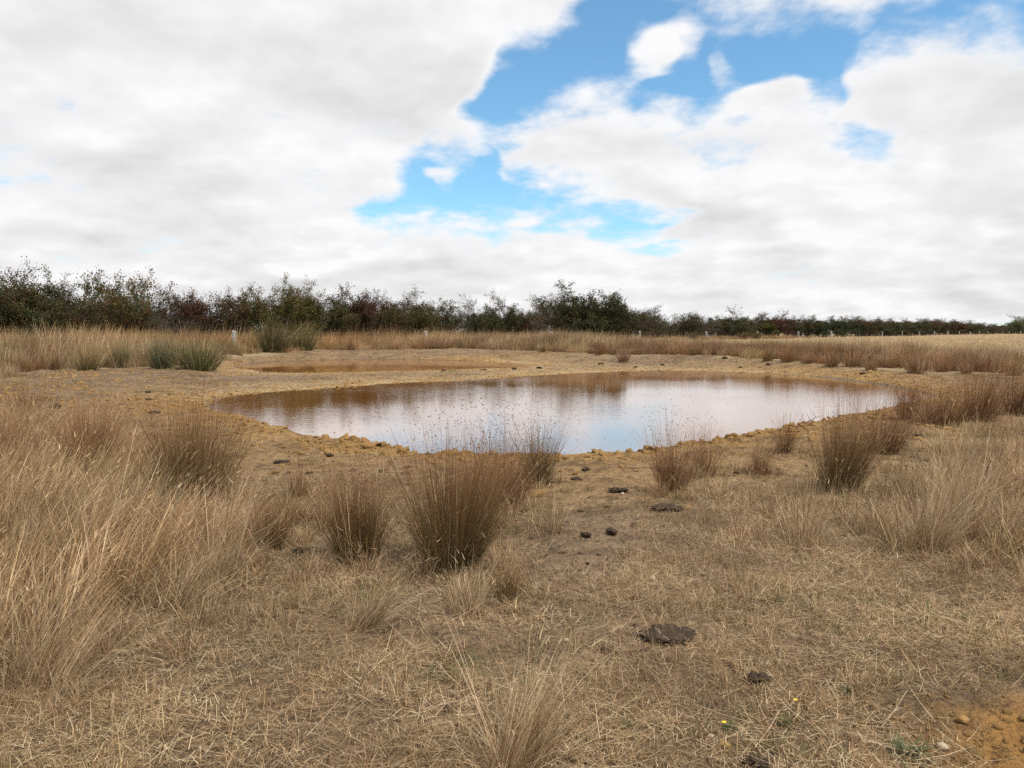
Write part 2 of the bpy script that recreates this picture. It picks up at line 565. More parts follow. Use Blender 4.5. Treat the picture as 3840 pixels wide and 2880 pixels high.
def mat_ground():
    m, g = new_mat('pond_side_ground')
    tc = g.n('ShaderNodeTexCoord').outputs['Object']
    z = g.n('ShaderNodeAttribute', attribute_name='zone')
    sp = g.n('ShaderNodeSeparateColor')
    g.put(sp.inputs[0], z.outputs['Color'])
    clay, bare, wet = sp.outputs
    far = g.n('ShaderNodeAttribute', attribute_name='far').outputs['Fac']
    orange = g.n('ShaderNodeAttribute', attribute_name='orange').outputs['Fac']
    n1 = g.noise(tc, 1.2, 6, 0.62)
    n2 = g.noise(tc, 7.0, 6, 0.65)
    n3 = g.noise(tc, 38.0, 4, 0.65)
    n4 = g.noise(tc, 0.25, 4, 0.6)
    wv = g.vm('ADD', tc, g.vm('SCALE', g.noise(tc, 5.0, 2, 0.5, col=True), 0.16))

    def crumb(sc):
        v = g.n('ShaderNodeTexVoronoi', feature='F1')
        g.put(v.inputs['Vector'], wv)
        v.inputs['Scale'].default_value = sc
        return v.outputs['Distance']
    v1, v2 = crumb(5.5), crumb(14.0)
    pit_shade = g.m('MULTIPLY', g.ss(v1, 0.44, 0.74), g.ss(n1, 0.36, 0.58))  # shade in the gaps between clods, painted into the clay and dirt colours
    strw = g.mix(g.ss(n2, 0.3, 0.7), (0.115, 0.076, 0.043), (0.20, 0.134, 0.076))
    strw = g.mix(g.ss(n3, 0.46, 0.75), strw, (0.29, 0.205, 0.115))
    dirt = g.mix(g.ss(n2, 0.3, 0.7), (0.225, 0.150, 0.088), (0.345, 0.238, 0.148))
    dirt = g.mix(g.ss(n3, 0.52, 0.75), dirt, (0.145, 0.095, 0.055))
    dirt = g.mix(g.m('MULTIPLY', g.ss(n1, 0.48, 0.66), 0.75), dirt, (0.165, 0.112, 0.068))
    cl = g.mix(g.ss(n2, 0.32, 0.68), (0.33, 0.195, 0.070), (0.47, 0.305, 0.125))
    cl = g.mix(g.ss(n1, 0.45, 0.7), cl, (0.31, 0.170, 0.055))
    cl = g.mix(g.ss(n3, 0.55, 0.78), cl, (0.135, 0.080, 0.038))
    sptf = g.n('ShaderNodeAttribute', attribute_name='spit').outputs['Fac']
    cl = g.mix(sptf, cl, g.mix(g.ss(n2, 0.3, 0.7), (0.43, 0.295, 0.14), (0.56, 0.41, 0.215)))
    cl = g.mix(g.m('MULTIPLY', pit_shade, 0.62), cl, (0.13, 0.08, 0.038))
    dirt = g.mix(g.m('MULTIPLY', pit_shade, 0.75), dirt, (0.12, 0.08, 0.045))
    oc = g.mix(g.ss(n2, 0.32, 0.68), (0.29, 0.145, 0.038), (0.38, 0.205, 0.062))
    cl = g.mix(orange, cl, oc)
    fr = g.mix(g.ss(n4, 0.35, 0.65), (0.36, 0.265, 0.15), (0.46, 0.36, 0.22))
    fr = g.mix(g.ss(n1, 0.4, 0.7), fr, (0.40, 0.29, 0.165))
    c = g.mix(bare, strw, dirt)
    c = g.mix(far, c, fr)
    c = g.mix(clay, c, cl)
    c = g.mix(wet, c, (0.115, 0.080, 0.046))
    p = g.n('ShaderNodeBsdfPrincipled')
    g.put(p.inputs['Base Color'], c)
    g.put(p.inputs['Roughness'], g.ss(wet, 0, 1, 0.95, 0.35))
    p.inputs['Specular IOR Level'].default_value = 0.25
    h = g.m('ADD', g.m('MULTIPLY', n2, 0.6), g.m('MULTIPLY', n3, 0.25))
    h = g.m('SUBTRACT', h, g.m('ADD', g.m('MULTIPLY', v1, 0.55), g.m('MULTIPLY', v2, 0.25)))
    b = g.n('ShaderNodeBump')
    b.inputs['Strength'].default_value = 1.0
    b.inputs['Distance'].default_value = 0.2
    g.put(b.inputs['Height'], h)
    g.put(p.inputs['Normal'], b.outputs[0])
    finish(g, p.outputs[0])
    return m


def mat_water(name, ripple, power):
    m, g = new_mat(name)
    tc = g.n('ShaderNodeTexCoord').outputs['Object']
    body = g.mix(g.ss(g.noise(tc, 0.35, 4, 0.6), 0.3, 0.7), (0.22, 0.090, 0.021), (0.26, 0.112, 0.029))
    patch = g.ss(g.noise(tc, 0.16, 3, 0.5), 0.35, 0.65, 0.25, 1.0)
    mp = g.n('ShaderNodeMapping')
    g.put(mp.inputs[0], tc)
    mp.inputs['Rotation'].default_value = (0, 0, 0.25)
    mp.inputs['Scale'].default_value = (0.7, 1.3, 1)
    w1 = g.noise(mp.outputs[0], 6.5, 3, 0.5, 0.4)
    w2 = g.noise(mp.outputs[0], 17.0, 2, 0.5, 0.3)
    h = g.m('ADD', g.m('MULTIPLY', w1, 1.0), g.m('MULTIPLY', w2, 0.28))
    b = g.n('ShaderNodeBump')
    g.put(b.inputs['Strength'], g.m('MULTIPLY', patch, ripple))
    b.inputs['Distance'].default_value = 0.035
    g.put(b.inputs['Height'], h)
    dif = g.n('ShaderNodeBsdfDiffuse')
    g.put(dif.inputs['Color'], body)
    gl = g.n('ShaderNodeBsdfGlossy')
    gl.inputs['Color'].default_value = (0.97, 0.97, 0.98, 1)
    gl.inputs['Roughness'].default_value = 0.04
    g.put(gl.inputs['Normal'], b.outputs[0])
    fr = g.n('ShaderNodeFresnel')
    fr.inputs['IOR'].default_value = 1.33
    mx = g.n('ShaderNodeMixShader')
    g.put(mx.inputs[0], g.m('POWER', fr.outputs[0], power))
    g.put(mx.inputs[1], dif.outputs[0])
    g.put(mx.inputs[2], gl.outputs[0])
    finish(g, mx.outputs[0])
    return m


# ------------------------------------------------------------------ ground sheet and water
def build_ground():
    fa = np.radians(np.linspace(-46, 46, 520))
    ba = np.radians(np.linspace(46, 314, 80))[1:-1]
    ang = np.concatenate([fa, ba])
    r = np.concatenate([np.linspace(0.4, 1.8, 14)[:-1], np.geomspace(1.8, 90, 720)[:-1], np.geomspace(90, 6000, 70)])
    A, R = np.meshgrid(ang, r)
    X, Y = R * np.sin(A), R * np.cos(A)
    x, y = X.ravel(), Y.ravel()
    z = np.zeros_like(x)
    d = np.zeros_like(x)
    clay, bare, far = np.zeros_like(x), np.zeros_like(x), np.ones_like(x)
    nearm = np.hypot(x, y) < 400
    z[nearm] = height(x[nearm], y[nearm])
    z[~nearm] = 0.56
    dd, c_, b_, f_ = zones(x[nearm], y[nearm])
    d[nearm], clay[nearm], bare[nearm], far[nearm] = dd, c_, b_, f_
    d[~nearm] = 100
    # beyond 300 m the land levels out
    rr = np.hypot(x, y)
    behind = smooth(rr, 200, 400)
    z = z * (1 - behind) + 0.56 * behind
    x0 = np.concatenate([x, [0]])
    y0 = np.concatenate([y, [0]])
    z0 = np.concatenate([z, [float(height(0, 0))]])
    nA, nR = len(ang), len(r)
    i, j = np.meshgrid(np.arange(nR - 1), np.arange(nA), indexing='ij')
    j2 = (j + 1) % nA
    q = np.stack([i * nA + j, (i + 1) * nA + j, (i + 1) * nA + j2, i * nA + j2], -1).reshape(-1, 4)[:, ::-1]
    jj = np.arange(nA)
    tri = np.stack([np.full(nA, nR * nA), jj, (jj + 1) % nA], -1)[:, ::-1]
    me = mesh('ground', np.stack([x0, y0, z0], -1), [q, tri], mat=mat_ground(), smooth=True)
    wet = np.where(d > 0, (1 - smooth(d + 0.10 * fbm(x, y, 0.5, 2, 55), 0.02, 0.20)) * 0.8, 1.0)
    a = me.attributes.new('zone', 'FLOAT_COLOR', 'POINT')
    c = np.zeros((len(x0), 4), np.float32)
    c[:-1, 0], c[:-1, 1], c[:-1, 2], c[:, 3] = clay, bare, wet, 1
    a.data.foreach_set('color', c.ravel())
    f = me.attributes.new('far', 'FLOAT', 'POINT')
    f.data.foreach_set('value', np.concatenate([far, [0]]).astype(np.float32))
    orange = np.zeros(len(x0), np.float32)
    orange[:-1][nearm] = smooth(-poly_sdf(x[nearm], y[nearm], ORANGE), -0.4, 0.2)
    # iron-stained clay by the pond's west tip
    p = at2(300, 880)
    orange[:-1] = np.maximum(orange[:-1], 0.7 * np.exp(-(((x - p[0]) / 2.6) ** 2 + ((y - p[1]) / 2.2) ** 2)))
    sp = np.zeros(len(x0), np.float32)
    q1, q2 = pond_d(x[nearm], y[nearm])
    sp[:-1][nearm] = (1 - smooth(q1 + q2, 9, 15)) * 0.9
    f = me.attributes.new('spit', 'FLOAT', 'POINT')
    f.data.foreach_set('value', sp)
    f = me.attributes.new('orange', 'FLOAT', 'POINT')
    f.data.foreach_set('value', orange)
    tag(link(bpy.data.objects.new('ground', me)), 'dry grassy and bare clay ground around the two ponds', 'ground', kind='structure')


def water_sheet(name, P, mat, label, level=WATER):
    P = np.array(P)
    c = P.mean(0)
    # the sheet reaches a little way under the bank
    e = P - c
    L = np.linalg.norm(e, axis=1, keepdims=True)
    Q = c + e * (1 + 0.35 / L)
    n = len(Q)
    V = np.zeros((n, 3))
    V[:, :2] = Q
    V[:, 2] = level
    me = bpy.data.meshes.new(name)
    # orient upward
    area = 0.5 * np.sum(Q[:, 0] * np.roll(Q[:, 1], -1) - np.roll(Q[:, 0], -1) * Q[:, 1])
    idx = list(range(n)) if area > 0 else list(range(n))[::-1]
    me.from_pydata([tuple(v) for v in V], [], [idx])
    me.materials.append(mat)
    tag(link(bpy.data.objects.new(name, me)), label, 'pond', kind='structure')


build_ground()
water_sheet('pond_water', POND_A, mat_water('muddy_water_rippled', 0.085, 0.55), 'large brown muddy farm pond reflecting clouds and hedge')
water_sheet('pond_water', POND_B, mat_water('muddy_water_calm', 0.012, 1.1), 'smaller calm brown pond beyond the clay spit', WATER_B)

# ------------------------------------------------------------------ blades
STRAW = np.array([[0.52, 0.385, 0.225], [0.42, 0.295, 0.165], [0.64, 0.51, 0.335], [0.29, 0.19, 0.102], [0.46, 0.32, 0.17], [0.55, 0.44, 0.30], [0.74, 0.61, 0.42], [0.21, 0.138, 0.075], [0.36, 0.25, 0.14]])
BROWN = np.array([[0.27, 0.165, 0.085], [0.33, 0.20, 0.10], [0.22, 0.13, 0.07], [0.37, 0.25, 0.14], [0.29, 0.20, 0.125]])
GREENS = np.array([[0.10, 0.13, 0.045], [0.14, 0.17, 0.06], [0.08, 0.115, 0.05], [0.19, 0.18, 0.075]])


def blades(base, az, lean, length, curve, width, c0, c1, segs=3, face=None, taper=0.85, r=rng, gpow=1.0):
    """Ribbon blades. base (N,3); az lean direction; lean, curve in radians; returns V, F, C."""
    N = len(base)
    if face is None:
        face = r.uniform(0, 2 * np.pi, N)
    side = np.stack([np.cos(face), np.sin(face), np.zeros(N)], -1)
    p = np.array(base, float)
    Vs, Cs = [], []
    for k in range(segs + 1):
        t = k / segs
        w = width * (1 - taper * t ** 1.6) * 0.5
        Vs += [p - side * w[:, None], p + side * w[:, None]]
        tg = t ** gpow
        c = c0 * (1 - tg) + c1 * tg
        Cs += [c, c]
        a = lean + curve * (t + 0.5 / segs)
        step = length / segs
        p = p + np.stack([np.sin(a) * np.cos(az), np.sin(a) * np.sin(az), np.cos(a)], -1) * step[:, None]
    V = np.stack(Vs, 1).reshape(-1, 3)
    C = np.stack(Cs, 1).reshape(-1, 3)
    nv = 2 * (segs + 1)
    o = np.arange(N)[:, None] * nv
    F = np.concatenate([o + np.array([2 * k, 2 * k + 1, 2 * k + 3, 2 * k + 2]) for k in range(segs)], 0)
    return V, F, C, p


def pick(pal, n, jit=0.22, r=rng):
    c = pal[r.integers(0, len(pal), n)]
    return c * (1 + r.uniform(-jit, jit, (n, 1))) * (1 + r.uniform(-0.04, 0.04, (n, 3)))


def join(parts):
    V, F, C, o = [], [], [], 0
    for v, f, c in parts:
        V.append(v)
        F.append(f + o)
        C.append(c)
        o += len(v)
    return np.concatenate(V), np.concatenate(F), np.concatenate(C)


def tuft(n, rad, h, width, pal, lean=0.25, curve=0.5, wind=0.0, segs=3, heads=0.0, base_pal=None, head_col=(0.50, 0.38, 0.22), clump=0, crad=0.05, fall=0.5):
    """A clump of blades; with clump > 0 the blades gather in that many little tufts inside the radius."""
    if clump:
        rr = rad * rng.uniform(0, 1, clump) ** fall
        th = rng.uniform(0, 2 * np.pi, clump)
        k = rng.integers(0, clump, n)
        cx, cy = (rr * np.cos(th))[k], (rr * np.sin(th))[k]
        ch = rng.uniform(0.6, 1.12, clump)[k]
        cc = rng.uniform(0.75, 1.2, clump)[k]
        rr = crad * np.sqrt(rng.uniform(0, 1, n))
        th = rng.uniform(0, 2 * np.pi, n)
    else:
        rr = rad * np.sqrt(rng.uniform(0, 1, n))
        th = rng.uniform(0, 2 * np.pi, n)
        cx = cy = 0.0
        ch = cc = np.ones(n)
    base = np.stack([cx + rr * np.cos(th), cy + rr * np.sin(th), np.full(n, -0.015)], -1)
    az = th + rng.normal(0, 0.9, n)
    L = h * rng.uniform(0.45, 1.1, n) * ch
    ln = np.abs(rng.normal(0, lean, n))
    # wind leans every blade the same way
    lx = np.sin(ln) * np.cos(az) + wind
    ly = np.sin(ln) * np.sin(az) + wind * 0.15
    az = np.arctan2(ly, lx)
    ln = np.arcsin(np.clip(np.hypot(lx, ly), 0, 0.98))
    cv = np.abs(rng.normal(0, curve, n))
    c1 = pick(pal, n) * cc[:, None]
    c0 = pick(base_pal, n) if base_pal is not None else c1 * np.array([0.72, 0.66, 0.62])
    w = width * rng.uniform(0.6, 1.3, n)
    V, F, C, tip = blades(base, az, ln, L, cv, w, c0, c1, segs)
    parts = [(V, F, C)]
    k = int(n * heads)
    if k:
        a2 = (ln + cv)[:k]
        hc = np.tile(np.array(head_col), (k, 1)) * rng.uniform(0.8, 1.15, (k, 1))
        hv = blades(tip[:k] - np.stack([np.sin(a2) * np.cos(az[:k]), np.sin(a2) * np.sin(az[:k]), np.cos(a2)], -1) * 0.02,
                    az[:k], a2 + 0.15, rng.uniform(0.035, 0.07, k), rng.uniform(0.1, 0.5, k), np.full(k, width * 1.7), hc * 0.9, hc, 2)
        parts.append(hv[:3])
    return join(parts)


def litter(n, rad, length, width, pal, fall=0.5, depth=0.03):
    rr = rad * rng.uniform(0, 1, n) ** fall
    th = rng.uniform(0, 2 * np.pi, n)
    base = np.stack([rr * np.cos(th), rr * np.sin(th), rng.uniform(0.001, depth, n)], -1)
    az = rng.uniform(0, 2 * np.pi, n)
    ln = np.pi / 2 + rng.normal(0, 0.13, n) - 0.06
    L = length * rng.gamma(2.2, 0.45, n)
    c = pick(pal, n, 0.22)
    V, F, C, _ = blades(base, az, ln, L, rng.normal(0, 0.35, n), width * rng.uniform(0.5, 1.5, n), c, c, 2, face=az + np.pi / 2, taper=0.4)
    return V, F, C


def proto(name, data, mat):
    return bpy.data.objects.new(name, mesh(name, *data, mat=mat))


def scatter(name, pts, protos, rot, scl, idx, tint, label, cat, kind='stuff'):
    """One object that grows instanced tufts on its points."""
    n = len(pts)
    me = bpy.data.meshes.new(name)
    me.vertices.add(n)
    me.vertices.foreach_set('co', np.asarray(pts, np.float32).ravel())
    for nm, typ, key, arr in (('rot', 'FLOAT_VECTOR', 'vector', rot), ('scl', 'FLOAT_VECTOR', 'vector', scl), ('idx', 'INT', 'value', idx)):
        a = me.attributes.new(nm, typ, 'POINT')
        a.data.foreach_set(key, np.asarray(arr, np.int32 if typ == 'INT' else np.float32).ravel())
    a = me.attributes.new('tint', 'FLOAT_COLOR', 'POINT')
    c = np.ones((n, 4), np.float32)
    c[:, :3] = tint
    a.data.foreach_set('color', c.ravel())
    ob = link(bpy.data.objects.new(name, me))
    tree = bpy.data.node_groups.new(name + '_growth', 'GeometryNodeTree')
    tree.interface.new_socket('Geometry', in_out='INPUT', socket_type='NodeSocketGeometry')
    tree.interface.new_socket('Geometry', in_out='OUTPUT', socket_type='NodeSocketGeometry')
    N, Lk = tree.nodes, tree.links
    gi, go = N.new('NodeGroupInput'), N.new('NodeGroupOutput')
    g2i = N.new('GeometryNodeGeometryToInstance')
    for p in reversed(protos):
        oi = N.new('GeometryNodeObjectInfo')
        oi.inputs['Object'].default_value = p
        oi.inputs['As Instance'].default_value = False
        Lk.new(oi.outputs['Geometry'], g2i.inputs[0])
    iop = N.new('GeometryNodeInstanceOnPoints')
    iop.inputs['Pick Instance'].default_value = True

    def named(nm, typ):
        q = N.new('GeometryNodeInputNamedAttribute')
        q.data_type = typ
        q.inputs['Name'].default_value = nm
        return [o for o in q.outputs if o.enabled][0]
    Lk.new(gi.outputs[0], iop.inputs['Points'])
    Lk.new(g2i.outputs[0], iop.inputs['Instance'])
    Lk.new(named('idx', 'INT'), iop.inputs['Instance Index'])
    e2r = N.new('FunctionNodeEulerToRotation')
    Lk.new(named('rot', 'FLOAT_VECTOR'), e2r.inputs[0])
    Lk.new(e2r.outputs[0], iop.inputs['Rotation'])
    Lk.new(named('scl', 'FLOAT_VECTOR'), iop.inputs['Scale'])
    Lk.new(iop.outputs[0], go.inputs[0])
    md = ob.modifiers.new('growth', 'NODES')
    md.node_group = tree
    for p in protos[:1]:
        me.materials.append(p.data.materials[0])
    tag(ob, label, cat, kind=kind)
    return ob


def field(n, rmin, rmax, power=1.0, half=47):
    """Random ground points in a wedge round the viewpoint, denser close by."""
    u = rng.uniform(0, 1, n)
    r = (rmin ** (1 / power) + u * (rmax ** (1 / power) - rmin ** (1 / power))) ** power
    a = np.radians(rng.uniform(-half, half, n))
    return r * np.sin(a), r * np.cos(a)


def lattice(step, rmin, rmax, half=47):
    """Jittered, evenly spread ground points."""
    m = int(rmax / step) + 2
    i, j = np.meshgrid(np.arange(-m, m + 1), np.arange(0, int(m / 0.866) + 2))
    x = (i + 0.5 * (j % 2)) * step + rng.uniform(-0.42, 0.42, i.shape) * step
    y = j * step * 0.866 + rng.uniform(-0.42, 0.42, i.shape) * step
    x, y = x.ravel(), y.ravel()
    r = np.hypot(x, y)
    k = (r > rmin) & (r < rmax) & (np.abs(np.degrees(np.arctan2(x, y))) < half)
    return x[k], y[k]


def chance(p):
    return rng.uniform(0, 1, len(p)) < p


def lie(x, y, e=0.3, any_dir=True, spin=0.5):
    """Rotation that lays a patch on the slope of the ground."""
    n = len(x)
    gx = (height(x + e, y, False) - height(x - e, y, False)) / (2 * e)
    gy = (height(x, y + e, False) - height(x, y - e, False)) / (2 * e)
    gx, gy = np.clip(gx, -0.3, 0.3), np.clip(gy, -0.3, 0.3)
    a = rng.uniform(0, 2 * np.pi, n) if any_dir else rng.normal(0, spin, n)
    lx, ly = gx * np.cos(a) + gy * np.sin(a), -gx * np.sin(a) + gy * np.cos(a)
    return np.stack([np.arctan(ly), -np.arctan(lx), a], -1)


def rotz(n, tilt=0.08, any_dir=True):
    r = rng.normal(0, tilt, (n, 3))
    r[:, 2] = rng.uniform(0, 2 * np.pi, n) if any_dir else rng.normal(0, 0.5, n)
    return r


def grey(n, lo, hi, warm=0.04):
    return rng.uniform(lo, hi, (n, 1)) * (1 + rng.uniform(-warm, warm, (n, 3)))


def ones3(n, lo=1.0, hi=1.0):
    return np.ones((n, 3)) * rng.uniform(lo, hi, (n, 1))


def pts3(x, y, dz=0.0):
    return np.stack([x, y, height(x, y) + dz], -1)


def lumpy(r, sub=2, amp=0.35, flat=0.6, seed=0, jag=0.0):
    """An irregular lump: verts, tris."""
    import bmesh
    bm = bmesh.new()
    bmesh.ops.create_icosphere(bm, subdivisions=sub, radius=1)
    rs = np.random.default_rng(seed)
    V = np.array([v.co[:] for v in bm.verts])
    F = np.array([[v.index for v in f.verts] for f in bm.faces])
    bm.free()
    off = rs.uniform(0, 50, 3)
    n = fbm(V[:, 0] * 1.0 + off[0] + V[:, 2] * 0.7, V[:, 1] + off[1] - V[:, 2] * 0.4, 0.9, 3, seed)
    n2 = vnoise(V[:, 0] + V[:, 2] + off[2], V[:, 1] - V[:, 2], 0.25, seed + 3)
    n3 = vnoise(V[:, 0] * 1.3 - V[:, 2] + off[1], V[:, 1] * 1.1 + V[:, 2] + off[0], 0.45, seed + 9)
    V = V * (1 + amp * 1.9 * n + jag * (n2 + n3))[:, None] * r
    V[:, 2] *= flat
    return V, F


def build_near_grass():
    LP = np.concatenate([STRAW, STRAW, BROWN[3:4]])

    def cover(ns, R, L, w, nb):
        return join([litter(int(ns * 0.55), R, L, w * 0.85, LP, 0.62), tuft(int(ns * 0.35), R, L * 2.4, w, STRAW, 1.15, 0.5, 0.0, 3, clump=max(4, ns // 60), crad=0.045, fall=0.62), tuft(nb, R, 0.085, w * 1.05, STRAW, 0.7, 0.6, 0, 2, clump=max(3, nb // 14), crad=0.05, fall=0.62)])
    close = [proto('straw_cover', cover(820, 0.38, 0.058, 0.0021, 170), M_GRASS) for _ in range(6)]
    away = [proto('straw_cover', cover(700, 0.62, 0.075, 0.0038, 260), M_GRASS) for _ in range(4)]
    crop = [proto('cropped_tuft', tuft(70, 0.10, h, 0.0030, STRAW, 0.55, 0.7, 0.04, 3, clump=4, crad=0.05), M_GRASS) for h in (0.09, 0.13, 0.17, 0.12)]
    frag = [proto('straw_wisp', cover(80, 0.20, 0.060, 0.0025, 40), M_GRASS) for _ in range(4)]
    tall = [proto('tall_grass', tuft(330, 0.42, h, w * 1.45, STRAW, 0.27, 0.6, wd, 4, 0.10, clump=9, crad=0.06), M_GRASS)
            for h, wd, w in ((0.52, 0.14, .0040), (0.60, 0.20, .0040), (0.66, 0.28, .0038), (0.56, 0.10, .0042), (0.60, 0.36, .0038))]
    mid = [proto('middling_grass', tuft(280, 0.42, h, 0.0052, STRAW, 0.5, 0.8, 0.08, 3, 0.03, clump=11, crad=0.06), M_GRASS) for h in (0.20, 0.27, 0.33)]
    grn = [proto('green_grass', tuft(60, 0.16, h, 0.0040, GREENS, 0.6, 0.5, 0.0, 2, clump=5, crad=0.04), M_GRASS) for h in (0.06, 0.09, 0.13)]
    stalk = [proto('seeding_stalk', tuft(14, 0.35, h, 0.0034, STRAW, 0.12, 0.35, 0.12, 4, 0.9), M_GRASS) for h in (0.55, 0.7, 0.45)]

    # straw litter and cropped grass over all trampled ground
    sets = []
    for protos, step, r0, r1, base in ((close, 0.365, 0.8, 8.2, 0), (away, 0.56, 8.2, 19, 6)):
        x, y = lattice(step, r0, r1)
        d, clay, bare, far = zones(x, y)
        k = (d > 1.6) & chance(1 - 0.97 * smooth(np.maximum(bare, clay), 0.08, 0.66)) & (poly_sdf(x, y, ORANGE) > 0.45)
        sets.append((x[k], y[k], rng.integers(0, len(protos), k.sum()) + base))
    x, y, idx = (np.concatenate(v) for v in zip(*sets))
    n = len(x)
    scatter('straw_litter', pts3(x, y, 0.002), close + away, lie(x, y), ones3(n, 0.85, 1.15), idx, grey(n, 0.9, 1.08, 0.02),
            'flattened straw and cropped dry grass covering the trampled ground in front', 'straw')
    # wisps where the cover thins out towards bare earth
    x, y = field(9000, 1.5, 20, 1.3)
    d, clay, bare, far = zones(x, y)
    m = np.maximum(bare, clay)
    so = poly_sdf(x, y, ORANGE)
    k = (d > 0.9) & chance(np.maximum(0.75 * smooth(m, 0.05, 0.3) * (1 - smooth(m, 0.35, 0.98)) + 0.02, 1.0 * (so > 0.08) * (so < 0.6) * 0.9)) & (so > -0.1)
    x, y = x[k], y[k]
    n = len(x)
    scatter('straw_wisps', pts3(x, y, 0.002), frag, lie(x, y, 0.1), ones3(n, 0.6, 1.2), rng.integers(0, len(frag), n), grey(n, 0.8, 1.1),
            'thin wisps of straw scattered over the bare dirt near the pond', 'straw')

    # little cropped tufts, gathered in patches
    x, y = field(9000, 1.2, 18, 1.3)
    d, clay, bare, far = zones(x, y)
    k = (d > 1.5) & chance((1 - bare) * (1 - clay) * smooth(fbm(x, y, 0.7, 3, 313), -0.1, 0.35)) & (poly_sdf(x, y, ORANGE) > 0.15)
    x, y = x[k], y[k]
    n = len(x)
    scatter('cropped_tufts', pts3(x, y), crop, lie(x, y, 0.1), ones3(n, 0.6, 1.2), rng.integers(0, len(crop), n), grey(n, 0.75, 1.12),
            'small cropped tufts of dry grass gathered in patches on the foreground flat', 'grass')
    # tall and middling dry grass stands
    x, y = lattice(0.30, 1.5, 20)
    sL, sR = -poly_sdf(x, y, TALL_L), -poly_sdf(x, y, TALL_R)
    mR, mL = -poly_sdf(x, y, MID_R), -poly_sdf(x, y, MID_L)
    wob = 0.5 * fbm(x, y, 0.8, 3, 71)
    rushes = np.array([[o.location.x, o.location.y] for o in COL.objects if o.name.startswith('rush_tussock')])
    near_rush = np.min(np.hypot(x[:, None] - rushes[None, :, 0], (y[:, None] - rushes[None, :, 1]) + 0.25), axis=1)
    gap = smooth(near_rush, 0.30, 0.75) * (0.15 + 0.95 * smooth(fbm(x, y, 0.7, 2, 81), -0.25, 0.2))
    off = poly_sdf(x, y, ORANGE) > 0.5
    gap = gap * off
    k = chance(np.maximum(smooth(sL + wob, -0.1, 0.35) * 0.62, smooth(sR + wob, -0.2, 0.6) * 0.30) * gap)
    xt, yt = x[k], y[k]
    n = len(xt)
    low = (0.62 + 0.44 * smooth(np.maximum(sR[k], sL[k] + 0.4), 0, 1.2) + 0.25 * fbm(xt, yt, 1.2, 2, 91))[:, None]
    scatter('tall_dry_grass', pts3(xt, yt), tall, lie(xt, yt, 0.3, False, 0.45), ones3(n, 0.8, 1.1) * low, rng.integers(0, len(tall), n),
            grey(n, 0.88, 1.26) * np.where(xt < 0, 1.02, 1.0)[:, None] * np.array([1.0, 0.97, 0.95]), 'stands of tall straw-coloured grass leaning in the wind beside the pond', 'grass')
    k = chance(np.maximum(np.maximum(smooth(mL + wob, -0.2, 0.4) * 0.45, smooth(mR + wob, -0.3, 0.3) * 0.22),
                          np.maximum(smooth(sL + wob, -0.6, 0.0) * 0.25, smooth(sR + wob, -1.0, 0.0) * 0.30)) * off)
    xm, ym = x[k], y[k]
    n = len(xm)
    scatter('middling_dry_grass', pts3(xm, ym), mid, lie(xm, ym), ones3(n, 0.6, 1.2), rng.integers(0, len(mid), n),
            grey(n, 0.8, 1.05), 'knee-high tangled dry grass between the tall stands and the flat', 'grass')
    # seed stalks standing above the rest
    k = chance(np.maximum(smooth(mR + wob, -0.3, 0.3) * 0.30, np.maximum(smooth(sL + wob, 0, 0.3), smooth(sR + wob, 0, 0.3)) * 0.06))
    xs, ys = x[k], y[k]
    n = len(xs)
    scatter('seeding_grass', pts3(xs, ys), stalk, lie(xs, ys, 0.3, False), ones3(n, 0.6, 1.1), rng.integers(0, len(stalk), n),
            grey(n, 0.9, 1.15), 'thin pale grass stalks with seed heads standing above the dry grass', 'grass')
    # green shoots
    x, y = field(4500, 1.3, 26, 1.2)
    d, clay, bare, far = zones(x, y)
    p = smooth(fbm(x, y, 0.9, 3, 111), 0.0, 0.4) * 0.9 * (d > 1.2) * (1 - clay) * (1 - far)
    p = p * np.where(np.maximum(-poly_sdf(x, y, TALL_L), -poly_sdf(x, y, TALL_R)) > 0, 0.25, 1)
    k = chance(p)
    x, y = x[k], y[k]
    n = len(x)
    scatter('green_shoots', pts3(x, y), grn, lie(x, y, 0.15), ones3(n, 0.5, 1.1), rng.integers(0, len(grn), n),
            grey(n, 0.85, 1.5), 'sparse green shoots coming up through the dry grass', 'grass')


